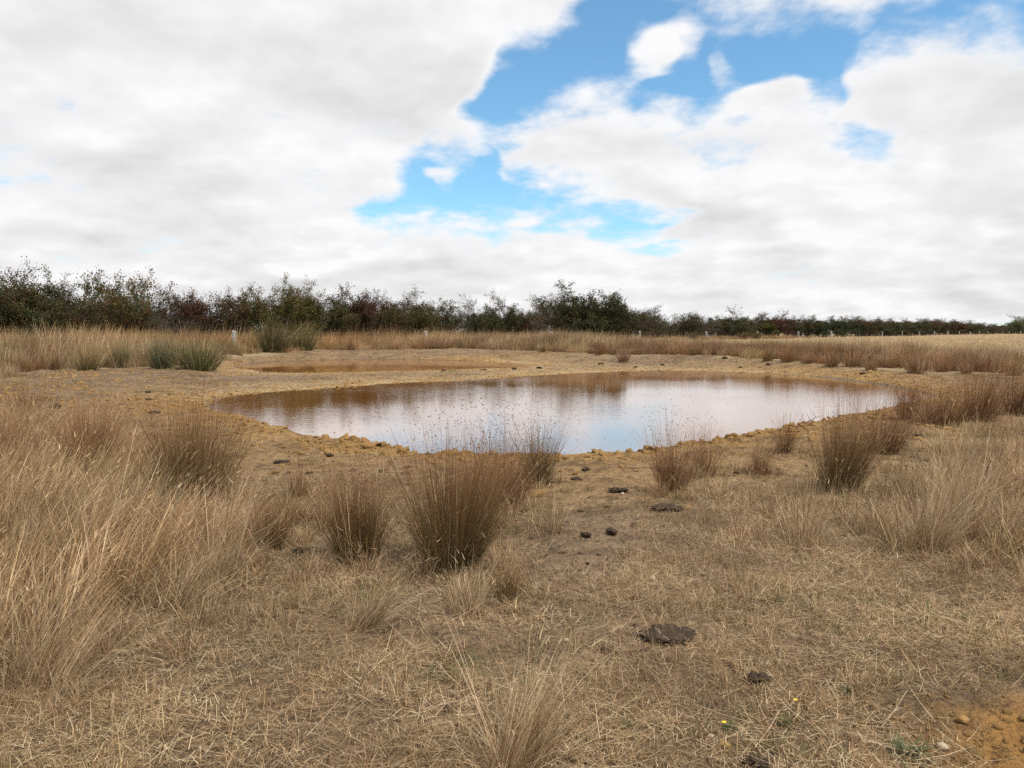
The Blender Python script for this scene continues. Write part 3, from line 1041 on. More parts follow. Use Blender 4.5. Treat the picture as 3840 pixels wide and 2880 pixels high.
def build_far_grass():
    PALE = np.array([[0.68, 0.54, 0.34], [0.61, 0.48, 0.29], [0.72, 0.60, 0.41]])
    big = [proto('rank_grass', tuft(420, 0.85, h, 0.010, STRAW, 0.20, 0.35, 0.10, 3, 0.0, clump=26, crad=0.13), M_GRASS) for h in (0.66, 0.78, 0.88, 0.72)]
    brn = [proto('brown_sedge', tuft(330, 0.60, h, 0.010, BROWN, 0.22, 0.25, 0.05, 3, clump=9, crad=0.16), M_GRASS) for h in (0.60, 0.72, 0.82)]
    pale = [proto('pale_field_grass', tuft(900, 2.6, h, 0.022, PALE, 0.35, 0.5, 0.12, 2, clump=90, crad=0.3), M_GRASS) for h in (0.26, 0.32, 0.36)]
    drv = [proto('margin_tuft', tuft(90, 0.4, h, 0.009, STRAW, 0.8, 0.6, 0.0, 2, clump=9, crad=0.10), M_GRASS) for h in (0.06, 0.09, 0.15)]
    gold = np.array((1.10, 0.98, 0.76))
    # band of rank grass between the clay margin and the fence
    x, y = lattice(0.75, 17, 130, 50)
    s = -poly_sdf(x, y, FAR_POLY)
    fd = fence_dist(x, y)
    n1 = fbm(x, y, 2.2, 3, 121)
    depth = np.where(x > 6, 9.0, 60.0) + 4 * n1
    p = smooth(s + 0.8 * n1, 0.3, 0.9) * (1 - smooth(s, depth, depth + 2.5)) * (fd < 9)
    p = np.maximum(p, 0.9 * np.exp(-(((fd - 0.5) / 1.6) ** 2)) * (s > 0.5))
    k = chance(p * 0.85)
    x, y, s, fd, n1 = x[k], y[k], s[k], fd[k], n1[k]
    n = len(x)
    pb = smooth(fbm(x, y, 3.0, 3, 131) + 0.25 * (x > 4) - 0.16 * smooth(s, 1, 6) - 0.25 * np.exp(-((fd / 2.5) ** 2)), -0.15, 0.35)
    isb = chance(np.clip(0.10 + 0.65 * pb + 0.45 * smooth(x, 2, 8) * (1 - smooth(s, 3, 7)), 0, 0.88))
    P3 = pts3(x, y)
    hs = rng.uniform(0.52, 1.2, (n, 1)) * (0.72 + 0.33 * smooth(s, 0, 2.5))[:, None] * (1 + 0.35 * smooth(-x, 0, 12) * smooth(s, 2, 8))[:, None]
    tint = grey(n, 0.60, 1.22) * (1 + 0.45 * n1)[:, None]
    ys = np.exp(-(((fd - 0.5) / 2.5) ** 2))[:, None]
    tint = tint * (1 - ys + ys * gold)
    hs = hs * (1 - 0.12 * np.exp(-(((fd + 0.5) / 2.2) ** 2)))[:, None] * (1 + 0.42 * smooth(-x, -14, -4) * smooth(s, 0.5, 2.5))[:, None]
    R = lie(x, y, 0.5, False)
    w = ~isb
    m = w.sum()
    scatter('rank_grass', P3[w], big, R[w], np.ones((m, 3)) * hs[w], rng.integers(0, len(big), m), tint[w],
            'band of rank straw-coloured grass between the pond margin and the hedge', 'grass')
    m = isb.sum()
    scatter('brown_sedge', P3[isb], brn, R[isb], np.ones((m, 3)) * hs[isb], rng.integers(0, len(brn), m), tint[isb] * np.array([1.02, 0.96, 0.92]),
            'reddish brown sedge mixed through the grass band behind the pond', 'sedge')
    # pale paddock running to the horizon on the right
    x, y = field(5200, 30, 340, 1.35, 50)
    s = -poly_sdf(x, y, FAR_POLY)
    k = (s > np.where(x > 6, 8.5, 4.0)) & (fence_dist(x, y) < 14)
    x, y = x[k], y[k]
    n = len(x)
    sc = ones3(n, 0.8, 1.15) * np.stack([1 + y / 160, 1 + y / 160, np.ones(n)], -1)
    scatter('pale_paddock_grass', pts3(x, y), pale, lie(x, y, 2, False), sc, rng.integers(0, len(pale), n), grey(n, 0.88, 1.06),
            'pale dry paddock grass stretching to the horizon', 'grass')
    # sparse low tufts on the bare margin far round the ponds
    x, y = field(22000, 14, 50, 1.2, 50)
    d, clay, bare, far = zones(x, y)
    p = (d > 1.5) * (1 - far) * smooth(fbm(x, y, 1.4, 3, 151) + 0.05 * (d - 4), -0.12, 0.40) * (1 - 0.85 * clay)
    k = chance(p * 0.6)
    x, y = x[k], y[k]
    n = len(x)
    gt = np.where(rng.uniform(0, 1, (n, 1)) < 0.35, np.array([[0.62, 0.75, 0.55]]), np.array([[0.95, 0.92, 0.88]]))
    scatter('margin_grass', pts3(x, y), drv, lie(x, y), ones3(n, 0.5, 1.2), rng.integers(0, len(drv), n),
            gt * grey(n, 0.75, 1.05), 'low sparse tufts dotted over the bare margin round the ponds', 'grass')


def build_clods():
    cl = []
    for i in range(7):
        V, F = lumpy(1.0, 2, 0.55, 0.55, 200 + i, 0.6)
        me = mesh('clay_clod', V, F, mat=M_CLOD)
        cl.append(bpy.data.objects.new('clay_clod', me))
    x, y = field(130000, 7, 48, 1.15, 46)
    d, clay, bare, far = zones(x, y)
    n1 = fbm(x, y, 0.9, 3, 161)
    nearp = np.exp(-np.maximum(d - 0.5, 0) / 0.6) * (0.55 + 1.4 * n1)
    p = np.where(y < 16, nearp, (0.34 * clay + 0.10 * bare) * (0.6 + 1.4 * n1)) * (d > 0.03) * (1 - far)
    k = rng.uniform(0, 1, len(x)) < p
    x, y, d = x[k], y[k], d[k]
    n = len(x)
    size = 0.019 * rng.gamma(1.2, 0.85, n) * (0.8 + 0.6 * np.exp(-d / 0.6)) * np.where(y > 16, 1.25, 1.0)
    size = np.clip(size, 0.006, np.where(y > 16, 0.045, 0.085))
    sc = size[:, None] * rng.uniform(0.7, 1.35, (n, 3))
    P = pts3(x, y)
    P[:, 2] += size * 0.12
    scatter('clay_clods', P, cl, rotz(n, 0.3), sc, rng.integers(0, len(cl), n), np.ones((n, 3)),
            'crumbled clods of yellow clay trodden up along the water edge', 'clods')
    x, y = field(60000, 15, 44, 1.1, 48)
    d, clay, bare, far = zones(x, y)
    pa, pb_ = pond_d(x, y)
    k = (d > 0.05) & chance((0.2 + 0.8 * smooth(pa + pb_, 10, 17)) * np.maximum(bare, clay) * (1 - far) * (0.30 + 1.3 * fbm(x, y, 1.2, 3, 171)))
    x, y = x[k], y[k]
    n = len(x)
    size = np.clip(0.019 * rng.gamma(1.3, 0.8, n), 0.008, 0.05)
    P = pts3(x, y)
    P[:, 2] += size * 0.1
    scatter('margin_clods', P, cl, rotz(n, 0.3), size[:, None] * rng.uniform(0.7, 1.5, (n, 3)), rng.integers(0, len(cl), n), np.ones((n, 3)),
            'hoof-churned clods over the wide bare margin behind and left of the pond', 'clods')
    dk = []
    for i in range(4):
        V, F = lumpy(1.0, 2, 0.5, 0.5, 260 + i, 0.6)
        dk.append(bpy.data.objects.new('dark_crumb', mesh('dark_crumb', V, F, mat=M_CRUMB)))
    x, y = field(26000, 2.0, 17, 1.25)
    d, clay, bare, far = zones(x, y)
    k = (d > 1.0) & chance(0.5 * smooth(bare, 0.2, 0.7) * (1 - clay) * smooth(fbm(x, y, 0.6, 3, 323), -0.05, 0.35) + 0.01)
    x, y = x[k], y[k]
    n = len(x)
    size = np.clip(0.008 * rng.gamma(1.4, 0.8, n), 0.003, 0.035)
    P = pts3(x, y)
    P[:, 2] += size * 0.2
    scatter('dirt_crumbs', P, dk, rotz(n, 0.3), size[:, None] * rng.uniform(0.7, 1.4, (n, 3)), rng.integers(0, len(dk), n), np.ones((n, 3)),
            'dark crumbs of trodden dirt on the bare ground before the pond', 'dirt')
    # crumbs on the dug patch of orange earth
    x, y = field(30000, 1.8, 4.5, 1.1, 46)
    s = -poly_sdf(x, y, ORANGE)
    k = (s > -0.15) & (rng.uniform(0, 1, len(x)) < 0.35)
    x, y = x[k], y[k]
    n = len(x)
    size = np.clip(0.0042 * rng.gamma(1.1, 1.0, n), 0.0015, 0.026)
    P = pts3(x, y)
    P[:, 2] += size * 0.2
    scatter('orange_earth_crumbs', P, cl, rotz(n, 0.3), size[:, None] * rng.uniform(0.7, 1.3, (n, 3)), rng.integers(0, len(cl), n), np.ones((n, 3)),
            'loose crumbs of orange earth on the scraped patch', 'earth')


# ------------------------------------------------------------------ rushes
RUSH_LOW = np.array([[0.075, 0.074, 0.022], [0.105, 0.080, 0.026], [0.150, 0.085, 0.036], [0.075, 0.068, 0.022]])
RUSH_TOP = np.array([[0.245, 0.105, 0.042], [0.30, 0.142, 0.055], [0.16, 0.072, 0.036], [0.36, 0.205, 0.095], [0.20, 0.10, 0.055]])
RUSH_GRN = np.array([[0.065, 0.075, 0.036], [0.09, 0.092, 0.046], [0.055, 0.068, 0.032]])
RUSH_GRNTOP = np.array([[0.21, 0.17, 0.09], [0.13, 0.13, 0.062], [0.28, 0.20, 0.11], [0.17, 0.15, 0.08]])


def rush_mesh(seed, n, rb, h, spread, width, low, top, wind=0.0, droop=0.24, segs=4, straw=0.08):
    r = np.random.default_rng(seed)
    rr = rb * np.sqrt(r.uniform(0, 1, n))
    th = r.uniform(0, 2 * np.pi, n)
    kc = r.integers(0, 7, n)                      # several crowns grown together
    ca, cr = r.uniform(0, 2 * np.pi, 7), rb * r.uniform(0.1, 0.75, 7)
    bx = 0.55 * rr * np.cos(th) + (cr * np.cos(ca))[kc]
    by = 0.55 * rr * np.sin(th) + (cr * np.sin(ca))[kc]
    rr, th = np.minimum(np.hypot(bx, by), rb * 1.15), np.arctan2(by, bx)
    base = np.stack([bx, by, np.full(n, -0.02)], -1)
    ln = spread * (rr / rb) * r.uniform(0.5, 1.15, n) + np.abs(r.normal(0, 0.05, n))
    az = th + r.normal(0, 0.5, n) + r.normal(0, 0.25, 7)[kc]
    lx, ly = np.sin(ln) * np.cos(az) + wind, np.sin(ln) * np.sin(az)
    az, ln = np.arctan2(ly, lx), np.arcsin(np.clip(np.hypot(lx, ly), 0, 0.97))
    L = h * (1.14 - 0.75 * r.uniform(0, 1, n) ** 1.4) * (1 - 0.05 * rr / rb) * r.uniform(0.78, 1.12, 7)[kc]
    cv = r.normal(0.5, 1.3, n) * droop
    bent = r.uniform(0, 1, n) < 0.06
    cv[bent] = r.uniform(0.9, 2.2, bent.sum())
    c0, c1 = pick(low, n, 0.18, r), pick(top, n, 0.18, r)
    k = r.uniform(0, 1, n) < straw
    c1[k] = pick(STRAW, k.sum(), 0.1, r)
    c0[k] = c1[k] * 0.8
    V, F, C, tip = blades(base, az, ln, L, cv, width * r.uniform(0.7, 1.3, n), c0, c1, segs, r=r, face=r.uniform(0, 6.28, n), gpow=1.25)
    # where seed heads sit: a little below the tips
    a = ln + cv * 0.9
    dirv = np.stack([np.sin(a) * np.cos(az), np.sin(a) * np.sin(az), np.cos(a)], -1)
    return (V, F, C), tip - dirv * (L * r.uniform(0.03, 0.22, n))[:, None]


def seed_heads(pts, size, r, col=(0.20, 0.095, 0.045)):
    n = len(pts)
    k = 3
    P = np.repeat(pts, k, 0) + r.normal(0, size * 0.9, (n * k, 3))
    s = size * r.uniform(0.5, 1.1, (n * k, 1))
    o = np.array([[1, 0, 0], [-1, 0, 0], [0, 1, 0], [0, -1, 0], [0, 0, 1.3], [0, 0, -1.3]])
    V = (P[:, None, :] + o[None] * s[:, None, :] * r.uniform(0.7, 1.2, (n * k, 6, 1))).reshape(-1, 3)
    f = np.array([[0, 2, 4], [2, 1, 4], [1, 3, 4], [3, 0, 4], [2, 0, 5], [1, 2, 5], [3, 1, 5], [0, 3, 5]])
    F = (np.arange(n * k)[:, None, None] * 6 + f[None]).reshape(-1, 3)
    C = np.repeat(np.array(col)[None] * r.uniform(0.6, 1.5, (n * k, 1)), 6, 0)
    return V, F, C


def build_rushes():
    # (base x, base y, top y, width of crown, width of foot) in the 2212-wide picture, then look
    spec = [
        # x, ybase, ytop, wtop, wbase, stems, green, wind, heads, label, name
        (968, 1232, 985, 255, 120, 1700, 0.6, 0.02, 0.30, 'largest fan-shaped rush in front of the pond, green-brown below and rusty above'),
        (775, 1222, 1035, 150, 95, 900, 0.35, 0.02, 0.22, 'upright rusty rush just left of the largest fan-shaped one'),
        (1165, 1052, 918, 105, 55, 480, 0.7, 0.04, 0.35, 'greenish rush with dark seed heads standing against the water, centre of the near shore'),
        (1040, 1150, 985, 120, 80, 340, 0.1, 0.05, 0.25, 'rusty thin rush tucked behind the right flank of the largest rush'),
        (1085, 1105, 935, 120, 70, 480, 0.1, 0.03, 0.40, 'thin reddish seeding rush behind the largest rush, by the near shore'),
        (400, 1085, 890, 230, 160, 1300, 0.35, 0.02, 0.28, 'broad brown rush with a green foot in the tall grass, left of the pond'),
        (185, 1025, 880, 170, 120, 800, 0.05, 0.02, 0.20, 'rusty rush half sunk in tall straw grass near the left edge'),
        (62, 925, 838, 75, 45, 330, 0.1, 0.0, 0.1, 'narrow dark rusty rush by the bare ground at far left'),
        (8, 1010, 905, 80, 60, 300, 0.0, 0.02, 0.1, 'rusty rush cut by the left edge of the picture'),
        (578, 1196, 1075, 110, 75, 360, 0.45, 0.06, 0.1, 'brown-green rush in straw grass left of the upright rusty rush'),
        (645, 1082, 1010, 60, 40, 150, 0.1, 0.0, 0.05, 'small dry brown rush on dirt behind the upright rusty rush'),
        (648, 1140, 1082, 70, 50, 120, 0.0, 0.05, 0.0, 'low dry brown rush beside the brown-green one'),
        (1085, 1305, 1215, 100, 65, 170, 0.6, 0.0, 0.0, 'low greenish rush at the right foot of the largest rush'),
        (1448, 1072, 925, 105, 55, 420, 0.15, 0.03, 0.35, 'brown seeding rush on the near shore, right of centre'),
        (1528, 1035, 940, 90, 50, 230, 0.0, 0.10, 0.15, 'loose straw-brown rush leaning beside the brown seeding one'),
        (1645, 1032, 962, 52, 35, 200, 0.0, 0.05, 0.0, 'small grey-brown rush on the right near shore'),
        (1692, 985, 905, 52, 30, 220, 0.0, 0.02, 0.0, 'slim pointed rush at the water edge left of the big dark rush'),
        (1812, 1072, 880, 170, 75, 1000, 0.25, 0.10, 0.10, 'big dark brown rush leaning right on the right near shore'),
        (1905, 985, 868, 120, 60, 460, 0.0, 0.16, 0.0, 'wind-leaned brown rush behind the big dark rush'),
        (1955, 915, 832, 48, 28, 260, 0.0, 0.06, 0.0, 'tall thin straw-brown rush at the pond right tip'),
        (2020, 925, 838, 110, 75, 520, 0.05, 0.06, 0.0, 'dense brown rush just right of the pond right tip'),
        (2105, 915, 822, 130, 90, 560, 0.0, 0.08, 0.0, 'broad rusty rush right of the dense brown one'),
        (2190, 905, 800, 120, 90, 560, 0.0, 0.08, 0.0, 'tall rusty rush at the right edge above the pale grass'),
        (2275, 880, 800, 120, 90, 460, 0.0, 0.08, 0.0, 'rusty rush past the right edge behind the pale grass'),
        (-90, 960, 850, 140, 90, 460, 0.0, 0.02, 0.1, 'rusty rush past the left edge in tall straw grass'),
    ]
    for i, (x, yb, yt, wt, wb, n, green, wind, heads, label) in enumerate(spec):
        p = at2(x, yb - 8)
        dist = math.hypot(p[0], p[1])
        mpp = dist / F_PX * S * 1.0                 # metres per picture pixel
        # the crown leans over the front of the foot, so the true height is a little less than the drop in the picture
        h = (yb - yt) * mpp * 1.13
        n = int(n * 1.3)
        rb = wb * mpp * 0.47
        spread = math.atan2((wt - wb) * 0.5 * mpp, h) * 1.75 + 0.12
        low = np.concatenate([RUSH_LOW, RUSH_GRN]) if green > 0.5 else (RUSH_LOW if green > 0.2 else np.concatenate([RUSH_LOW[2:3], RUSH_TOP[1:3] * 0.8]))
        width = max(0.0030, 0.55 * mpp)
        (V, F, C), hd = rush_mesh(500 + i, n, rb, h, spread, width, low, RUSH_TOP if green < 0.65 else np.concatenate([RUSH_TOP, RUSH_GRNTOP]), wind,
                                  straw=0.06 if green > 0.2 else 0.12)
        root = link(bpy.data.objects.new('rush_tussock', None))
        root.empty_display_size = 0.1
        root.location = p
        tag(root, label, 'rush', 'rush tussocks round the pond')
        tag(link(bpy.data.objects.new('stems', mesh('stems', V, F, C, M_RUSH)), root), kind='stuff')
        r = np.random.default_rng(900 + i)
        k = r.uniform(0, 1, n) < heads
        if k.sum() > 5:
            sv, sf, scol = seed_heads(hd[k], max(0.0035, 0.42 * mpp), r)
            tag(link(bpy.data.objects.new('seed_heads', mesh('seed_heads', sv, sf, scol, M_RUSH)), root), kind='stuff')

    # green and brown tussocks on the far margins share a few shapes
    shapes = {}
    for i in range(4):
        shapes['brown', i] = mesh('sedge_stems', *rush_mesh(700 + i, 330, 0.26, 0.75, 0.40, 0.009, RUSH_LOW[2:3] * 1.3, np.concatenate([RUSH_TOP, BROWN]), 0.04, 0.28, 3, 0.25)[0], mat=M_RUSH)
        shapes['green', i] = mesh('green_rush_stems', *rush_mesh(720 + i, 700, 0.34, 0.95, 0.62, 0.008, RUSH_GRN, RUSH_GRNTOP, 0.05, 0.35, 4, 0.12)[0], mat=M_RUSH)
    greens = [
        (345, 797, 62, 74, 'left one of the two green rushes at the corner of the near field grass'),
        (428, 800, 95, 70, 'right one of the two green rushes, broad, beside the clay margin'),
        (270, 794, 65, 60, 'dull green-brown rush in the grass left of the two green rushes'),
        (575, 772, 100, 64, 'dark green rush right of the leftmost timber fence post'),
        (650, 772, 70, 62, 'dull green rush by the rusty picket behind the small pond'),
        (190, 800, 60, 52, 'greyish rush in the grass at left, second from the two green ones'),
    ]
    for i, (x, yb, w, hpx, label) in enumerate(greens):
        p = at2(x, yb)
        mpp = math.hypot(p[0], p[1]) / F_PX * S
        o = link(bpy.data.objects.new('green_rush', shapes['green', i % 4]))
        o.location = p
        o.rotation_euler = (0, 0, i * 1.3)
        hs = hpx * mpp / 0.95
        ws = w * mpp / 1.35
        o.scale = (ws * 1.35, ws * 1.35, hs * 1.12)
        o.color = [(0.72, 0.8, 0.72, 1), (0.75, 0.82, 0.62, 1), (1.1, 1.0, 0.9, 1), (0.75, 0.75, 0.62, 1), (1.0, 1.0, 0.8, 1), (1.4, 1.2, 1.1, 1)][i]
        tag(o, label, 'rush', 'green rushes by the fence side')
    r = np.random.default_rng(77)
    edge = [(60, 806), (120, 803), (760, 764), (860, 760), (930, 757), (1060, 758), (1120, 762), (1170, 766), (1225, 771), (1290, 770), (1345, 775),
            (1400, 778), (1455, 774), (1497, 785), (1545, 783), (1610, 789), (1655, 782), (1700, 792), (1745, 788), (1790, 796), (1835, 793),
            (1880, 803), (1935, 798), (1985, 810), (2040, 806), (2085, 812), (2130, 808), (2185, 814)]
    for i, (x, yb) in enumerate(edge):
        p = at2(x, yb - 4 + r.uniform(-2, 2))
        mpp = math.hypot(p[0], p[1]) / F_PX * S
        o = link(bpy.data.objects.new('sedge_tussock', shapes['brown', i % 4]))
        o.location = p
        o.rotation_euler = (0, 0, r.uniform(0, 6.28))
        k = r.uniform(0.6, 1.2)
        o.scale = (k * r.uniform(0.8, 1.5), k * r.uniform(0.8, 1.3), k)
        t = r.uniform(0.75, 1.25)
        o.color = (t, t * r.uniform(0.9, 1.05), t * r.uniform(0.88, 1.12), 1)
        look = ('low ' if k < 0.62 else 'tall ' if k > 0.9 else '') + ('pale' if t > 1.08 else 'dark' if t < 0.88 else 'brown')
        tag(o, '%s sedge tussock on the far margin, %s from the left along the grass edge' % (look, nth(i + 1)), 'tussock', 'brown tussocks along the far margin')


def build_skirts():
    """Dry grass growing in round the feet of the tussocks."""
    sk = [proto('skirt_grass', tuft(60, 0.10, h, 0.0042, STRAW, 0.5, 0.8, 0.06, 3, 0.05, clump=4, crad=0.05), M_GRASS) for h in (0.16, 0.22, 0.30)]
    P = []
    for o in list(COL.objects):
        if o.name.startswith('rush_tussock') and math.hypot(o.location.x, o.location.y) < 14:
            for _ in range(9):
                a, q = rng.uniform(0, 2 * np.pi), rng.uniform(0.10, 0.34)
                P.append((o.location.x + q * math.cos(a), o.location.y + q * math.sin(a)))
    P = np.array(P)
    d = pond_d(P[:, 0], P[:, 1])[0]
    P = P[d > 0.5]
    n = len(P)
    scatter('skirt_grass', pts3(P[:, 0], P[:, 1]), sk, lie(P[:, 0], P[:, 1], 0.1), ones3(n, 0.6, 1.2), rng.integers(0, len(sk), n), grey(n, 0.7, 1.1),
            'dry grass grown in round the feet of the near rushes', 'grass')


def build_dry_tussocks():
    """Single clumps of dry grass that stand apart."""
    spec = [
        # x, ybase, ytop, width, foot, n, wind, label
        (1110, 1668, 1375, 330, 120, 420, 0.22, 'pale fine dry grass clump at the bottom edge below the largest rush'),
        (785, 1365, 1235, 110, 60, 330, 0.38, 'straw grass clump swept right below the upright rusty rush'),
        (1015, 1330, 1225, 150, 110, 300, 0.03, 'tangled straw skirt in front of the largest rush'),
        (1990, 1195, 1020, 150, 70, 520, 0.12, 'pale dry grass clump with a grey foot amid right-hand grass'),
        (1180, 1160, 1060, 80, 60, 150, 0.04, 'thin straw grass clump behind the largest rush'),
        (350, 1330, 1150, 260, 140, 330, 0.34, 'tall straw clump swept right in the left stand of grass'),
        (130, 1470, 1200, 300, 170, 380, 0.40, 'tallest straw clump near the left edge, bent to the right'),
        (470, 1250, 1085, 220, 130, 330, 0.24, 'straw clump in front of the broad brown rush'),
        (2075, 1140, 975, 190, 110, 560, 0.16, 'tallest pale feathery grass clump in the right-hand stand'),
        (2150, 1190, 1050, 170, 110, 300, 0.20, 'pale grass clump leaning right at the right edge'),
        (60, 1250, 1040, 220, 150, 330, 0.28, 'blond straw clump beside the left edge above the tallest one'),
        (255, 1190, 1000, 200, 120, 330, 0.22, 'blond straw clump below the rusty half-sunk rush'),
        (1720, 1185, 1075, 120, 90, 130, 0.02, 'sparse upright straw stalks below the big dark rush'),
        (1870, 1150, 1055, 130, 90, 150, 0.06, 'upright straw stalks right of the big dark rush foot'),
    ]
    for i, (x, yb, yt, w, wb, n, wind, label) in enumerate(spec):
        p = at2(x, min(yb - 6, 1655))
        mpp = math.hypot(p[0], p[1]) / F_PX * S
        h = (yb - yt) * mpp * 1.3
        r = np.random.default_rng(1200 + i)
        V, F, C = tuft(n, wb * mpp * 0.5, h, max(0.0029, 0.6 * mpp), STRAW, math.atan2((w - wb) * 0.5 * mpp, h) + 0.20, 0.42, wind, 4, 0.14,
                       clump=9, crad=wb * mpp * 0.14)
        root = link(bpy.data.objects.new('dry_grass_clump', None))
        root.location = p
        root.empty_display_size = 0.1
        tag(root, label, 'grass clump', 'dry grass clumps standing apart')
        tag(link(bpy.data.objects.new('stems', mesh('stems', V, F, C, M_RUSH)), root), kind='stuff')


# ------------------------------------------------------------------ hawthorn hedge
def tube_segs(A, B, ra, rb, sides=3):
    """Many tapered sticks at once."""
    A, B = np.asarray(A), np.asarray(B)
    n = len(A)
    d = B - A
    d = d / (np.linalg.norm(d, axis=1, keepdims=True) + 1e-9)
    ref = np.where(np.abs(d[:, 2:3]) > 0.9, np.array([[1.0, 0, 0]]), np.array([[0, 0, 1.0]]))
    u = np.cross(d, ref)
    u /= np.linalg.norm(u, axis=1, keepdims=True) + 1e-9
    v = np.cross(d, u)
    V = []
    for k in range(sides):
        t = 2 * np.pi * k / sides
        o = u * math.cos(t) + v * math.sin(t)
        V += [A + o * ra[:, None], B + o * rb[:, None]]
    V = np.stack(V, 1).reshape(-1, 3)
    o = np.arange(n)[:, None] * (2 * sides)
    F = []
    for k in range(sides):
        a, b = 2 * k, 2 * ((k + 1) % sides)
        F.append(o + np.array([a, b, b + 1, a + 1]))
    return V, np.concatenate(F, 0)


LEAF = np.array([[0.052, 0.068, 0.018], [0.075, 0.082, 0.022], [0.040, 0.052, 0.016], [0.090, 0.076, 0.024], [0.058, 0.060, 0.019]])
RUSTY = np.array([[0.105, 0.048, 0.020], [0.085, 0.034, 0.018], [0.13, 0.072, 0.025]])


def hawthorn(seed, leafy=1.0, rusty=0.2, H=1.0, W=0.85, lean=0.10, low=True):
    """A thorn bush about H high (unit), returns (wood V,F), (leaf V,F,C)."""
    r = np.random.default_rng(seed)
    A, B, RA, RB = [], [], [], []
    ends = []                                     # (point, direction, level)

    def grow(p, d, L, rad, level):
        k = 3 if level < 2 else 2
        for s in range(k):
            d = d + r.normal(0, 0.20, 3) + np.array([lean * 0.25, 0, 0.05 if level < 2 else 0.0])
            d = d / np.linalg.norm(d)
            q = p + d * L / k
            if q[2] < 0.02:
                q[2] = 0.02
            r2 = rad * 0.78
            A.append(p); B.append(q); RA.append(rad); RB.append(r2)
            if level >= 1:
                ends.append((q, d, level))
            if level < 3 and (s > 0 or level > 0):
                for _ in range([2, 2, 2][level]):
                    e = d + r.normal(0, 0.75, 3)
                    e = e / np.linalg.norm(e)
                    grow(q, e, L * r.uniform(0.42, 0.72), r2 * 0.6, level + 1)
            p, rad = q, r2

    ns = 7
    for i in range(ns):
        t = 2 * np.pi * (i + r.uniform(0, 0.6)) / ns
        sp = r.uniform(0.15, 0.75) if low else r.uniform(0.1, 0.45)
        d = np.array([math.cos(t) * sp * W, math.sin(t) * sp * W, 1.0])
        grow(np.array([math.cos(t) * 0.05, math.sin(t) * 0.05, 0.0]), d / np.linalg.norm(d), H * r.uniform(0.50, 0.72), 0.017, 0)
    A, B = np.array(A), np.array(B)
    RA, RB = np.array(RA), np.array(RB)
    RA = np.maximum(RA, 0.0022)
    RB = np.maximum(RB, 0.0016)
    # long bare whips on top
    E = np.array([e[0] for e in ends])
    D = np.array([e[1] for e in ends])
    top = np.argsort(-E[:, 2])[: max(8, int(0.30 * len(E)))]
    pick_ = top[r.uniform(0, 1, len(top)) < (0.09 if leafy > 0.5 else 0.6)]
    wA = E[pick_]
    wd = D[pick_] * 0.6 + r.normal(0, 0.3, (len(pick_), 3)) + np.array([0.25, 0, 0.55])
    wd /= np.linalg.norm(wd, axis=1, keepdims=True)
    wl = r.uniform(0.05, 0.15, len(pick_))[:, None]
    wM = wA + wd * wl * 0.5
    wB = wM + (wd + r.normal(0, 0.2, wd.shape)) * wl * 0.5
    A = np.concatenate([A, wA, wM]); B = np.concatenate([B, wM, wB])
    m = len(wA)
    RA = np.concatenate([RA, np.full(m, 0.0018), np.full(m, 0.0013)]); RB = np.concatenate([RB, np.full(m, 0.0013), np.full(m, 0.0006)])
    wood = tube_segs(A, B, RA, RB, 3)
    # leaves sit in small clusters on the twigs
    E = np.concatenate([E, (A + B)[: len(E)] * 0.5 if False else E])
    n = int(25000 * leafy)
    idx = r.integers(0, len(E), n)
    # leave some twigs bare so that gaps show
    bare = r.uniform(0, 1, len(E)) < (0.06 + 0.55 * (1 - min(leafy, 1)))
    clump = vnoise(E[:, 0] * 1.0 + E[:, 1] * 0.6 + seed, E[:, 2] + E[:, 1] * 0.3, 0.16, seed)
    bare |= clump < -0.34
    idx = idx[~bare[idx]]
    n = len(idx)
    P = E[idx] + r.normal(0, 0.029, (n, 3))
    P[:, 2] = np.maximum(P[:, 2], 0.01)
    u = r.normal(0, 1, (n, 3)); u /= np.linalg.norm(u, axis=1, keepdims=True)
    w = r.normal(0, 1, (n, 3)); w -= u * (u * w).sum(1, keepdims=True); w /= np.linalg.norm(w, axis=1, keepdims=True)
    s = r.uniform(0.0075, 0.016, (n, 1))
    V = np.stack([P - u * s, P + w * s * 0.7, P + u * s, P - w * s * 0.7], 1).reshape(-1, 3)
    F = np.arange(n * 4).reshape(-1, 4)
    bc = pick(LEAF, len(E), 0.25, r)
    rz = r.uniform(0, 1, len(E)) < rusty * (0.5 + 2.0 * np.clip(vnoise(E[:, 0] + 7, E[:, 2], 0.3, seed + 5) + 0.25, 0, 1))
    bc[rz] = pick(RUSTY, rz.sum(), 0.25, r)
    c = bc[idx] * r.uniform(0.7, 1.3, (n, 1))
    C = np.repeat(c, 4, 0)
    return wood, (V, F, C)


